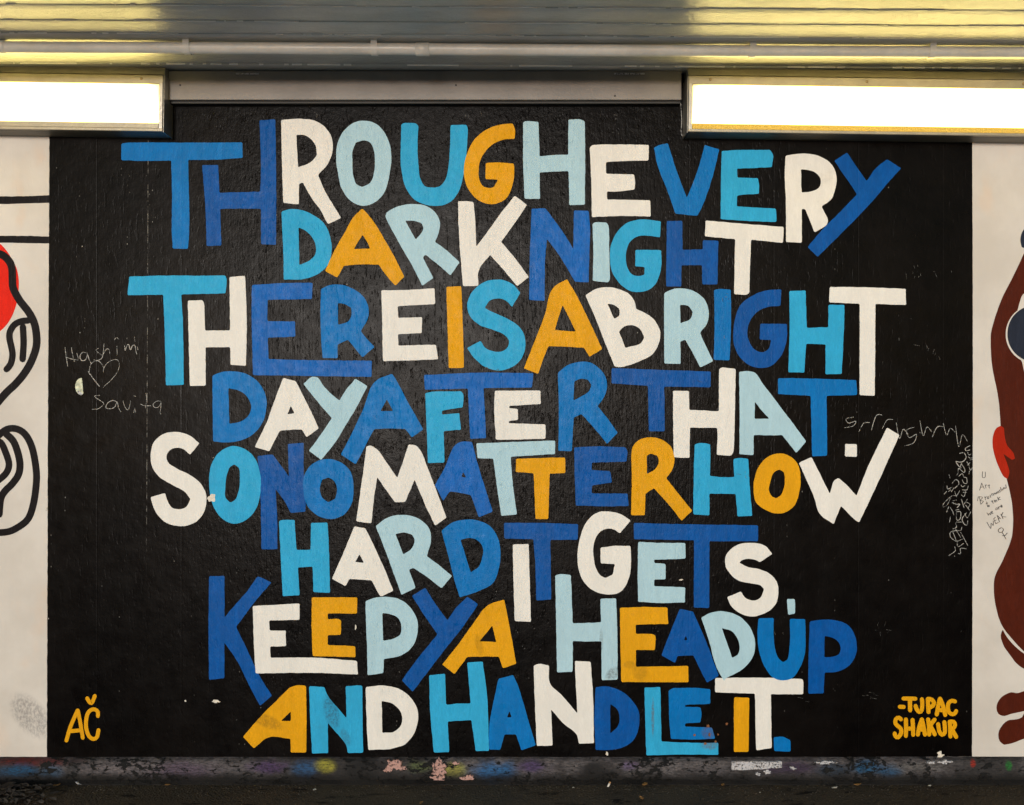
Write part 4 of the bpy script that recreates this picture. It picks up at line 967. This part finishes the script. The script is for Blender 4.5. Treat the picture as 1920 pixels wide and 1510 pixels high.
# ---------------------------------------------------------------- litter along the kerb
random.seed(12)
def leaf_mesh(L, W, curl, seed):
    verts = []; faces = []; n = 7
    for i in range(n + 1):
        u = i / n; w = W * math.sin(math.pi * (u * .9 + .05)) * (1 + .25 * noise.noise(Vector((u * 5, seed, 0))))
        zc = curl * L * (4 * (u - .5)**2) + .003
        verts += [((u - .5) * L, -w / 2, zc + w * .35), ((u - .5) * L, 0, zc), ((u - .5) * L, w / 2, zc + w * .30)]
    m = len(verts)
    verts += [(x, y, z - .0006) for x, y, z in verts]
    for i in range(n):
        for j in (0, 1):
            a = i * 3 + j; faces += [(a, a + 3, a + 4, a + 1), (a + m, a + 1 + m, a + 4 + m, a + 3 + m)]
        for j in (0, 2):
            a = i * 3 + j; faces.append((a, a + m, a + 3 + m, a + 3))
    faces += [(0, 1, 1 + m, m), (1, 2, 2 + m, 1 + m)]
    return verts, faces
def gpos(px, py):
    d = D - D * (ZC / ((py - 755) * S)); return X(px, d), -d       # where the view through (px, py) meets the ground
def leaf(px, py, L, W, rz, label, m='leaf', grp=None, cat='leaf'):
    x, y = gpos(px, py)
    v, f = leaf_mesh(L, W, random.uniform(.1, .3), px); o = mesh_obj('leaf', v, f, M[m], loc=(x, min(y, -.05), .0005)); o.rotation_euler = (0, 0, rz)
    tag(o, label, cat, grp); return o
leaf(1209, 1474, .026, .018, .6, 'orange dry leaf lying at the kerb below the L', grp='dry leaf scraps by the kerb')
leaf(1203, 1500, .024, .012, 2.0, 'ochre leaf scrap near the bottom edge below the letter L', grp='dry leaf scraps by the kerb')
leaf(106, 1476, .026, .012, .5, 'tan leaf fragment beside the dark wet leaf pile', grp='dry leaf scraps by the kerb')
leaf(316, 1472, .020, .010, .1, 'small brown leaf fragment by the kerb right of the initials', grp='dry leaf scraps by the kerb')
leaf(790, 1508, .022, .012, 1.2, 'brown leaf scrap at the bottom edge left of centre', grp='dry leaf scraps by the kerb')
leaf(1606, 1472, .030, .012, .2, 'rusty red leaf scrap below the faded blue spray', grp='dry leaf scraps by the kerb')
leaf(1355, 1474, .020, .010, .9, 'brown leaf crumb by the kerb near the white paint patch', grp='dry leaf scraps by the kerb')
def scrap(px, py, r, label, cat='paper scrap', m='paper'):
    x, y = gpos(px, py); n = 9; vs = []
    for i in range(n):
        a = 2 * math.pi * i / n; k = r * random.uniform(.6, 1.2); vs.append((k * math.cos(a), k * .7 * math.sin(a), random.uniform(.0, r * .5)))
    vs += [(a, b, c + .0015) for a, b, c in vs]
    fs = [tuple(range(n))[::-1], tuple(range(n, 2 * n))] + [(i, (i + 1) % n, (i + 1) % n + n, i + n) for i in range(n)]
    o = mesh_obj('paper_scrap', vs, fs, M[m], loc=(x, min(y, -.05), .0008)); tag(o, label, cat, 'paper scraps on the asphalt'); return o
scrap(1565, 1478, .010, 'crumpled pale scrap on the asphalt right of the blue full stop')
scrap(589, 1482, .007, 'tiny yellowish scrap on the asphalt below the letter A')
scrap(1075, 1478, .004, 'tiny white crumb on the asphalt below the letter N')
scrap(42, 1469, .006, 'white crumb at the kerb in the left corner')
scrap(1739, 1470, .006, 'white crumb at the kerb below the yellow signature')
scrap(1425, 1487, .003, 'tiny white speck on the asphalt near the white paint patch')
e = empty('cigarette_butt', (X(1141, .05), -.052, .004)); e.rotation_euler = (0, math.radians(-62), math.radians(20))
tube('paper', -.010, .008, .0036, M['butt'], e, 12); tube('filter', .0081, .014, .0037, M['tar'], e, 12)
tag(e, 'white cigarette butt leaning on the kerb below the letter N', 'cigarette butt')
# dark wet leaves heaped in the left corner
random.seed(3)
vs = []; fs = []
for i in range(170):
    px = random.triangular(-60, 122, 20); py = random.uniform(1473, 1512)
    x, y = gpos(px, py); L = random.uniform(.02, .05); v, f = leaf_mesh(L, L * random.uniform(.3, .6), random.uniform(0, .12), i)
    R = Matrix.Rotation(random.uniform(0, 6.28), 4, 'Z') @ Matrix.Rotation(random.uniform(-.25, .25), 4, 'X'); b0 = len(vs)
    for p in v:
        qv = R @ Vector(p); vs.append((qv.x + x, qv.y + min(y, -.07), qv.z + random.random() * .0 + .004 * (i % 3)))
    fs += [tuple(k + b0 for k in t) for t in f]
o = mesh_obj('fallen_leaves', vs, fs, M['leaf_dark'])
tag(o, 'pile of dark wet leaves on the ground in the lower left corner', 'leaves', kind='stuff')
# loose grit along the foot of the plinth
vs = []; fs = []
for i in range(900):
    x = random.uniform(-2.4, 2.4); y = -.045 - abs(random.gauss(0, .06)); r = random.uniform(.0008, .0024); b0 = len(vs)
    for a, b, c in ((1, 0, 0), (-1, 0, 0), (0, 1, 0), (0, -1, 0), (0, 0, 1), (0, 0, -1)):
        vs.append((x + a * r * random.uniform(.7, 1.3), y + b * r, max(0, .001 + c * r)))
    fs += [(b0, b0 + 2, b0 + 4), (b0 + 2, b0 + 1, b0 + 4), (b0 + 1, b0 + 3, b0 + 4), (b0 + 3, b0, b0 + 4)]
o = mesh_obj('grit', vs, fs, concrete('grit_stone', (.06, .05, .04), (.20, .17, .13), .8, 60)); tag(o, 'loose grit along the foot of the plinth', 'grit', kind='stuff')
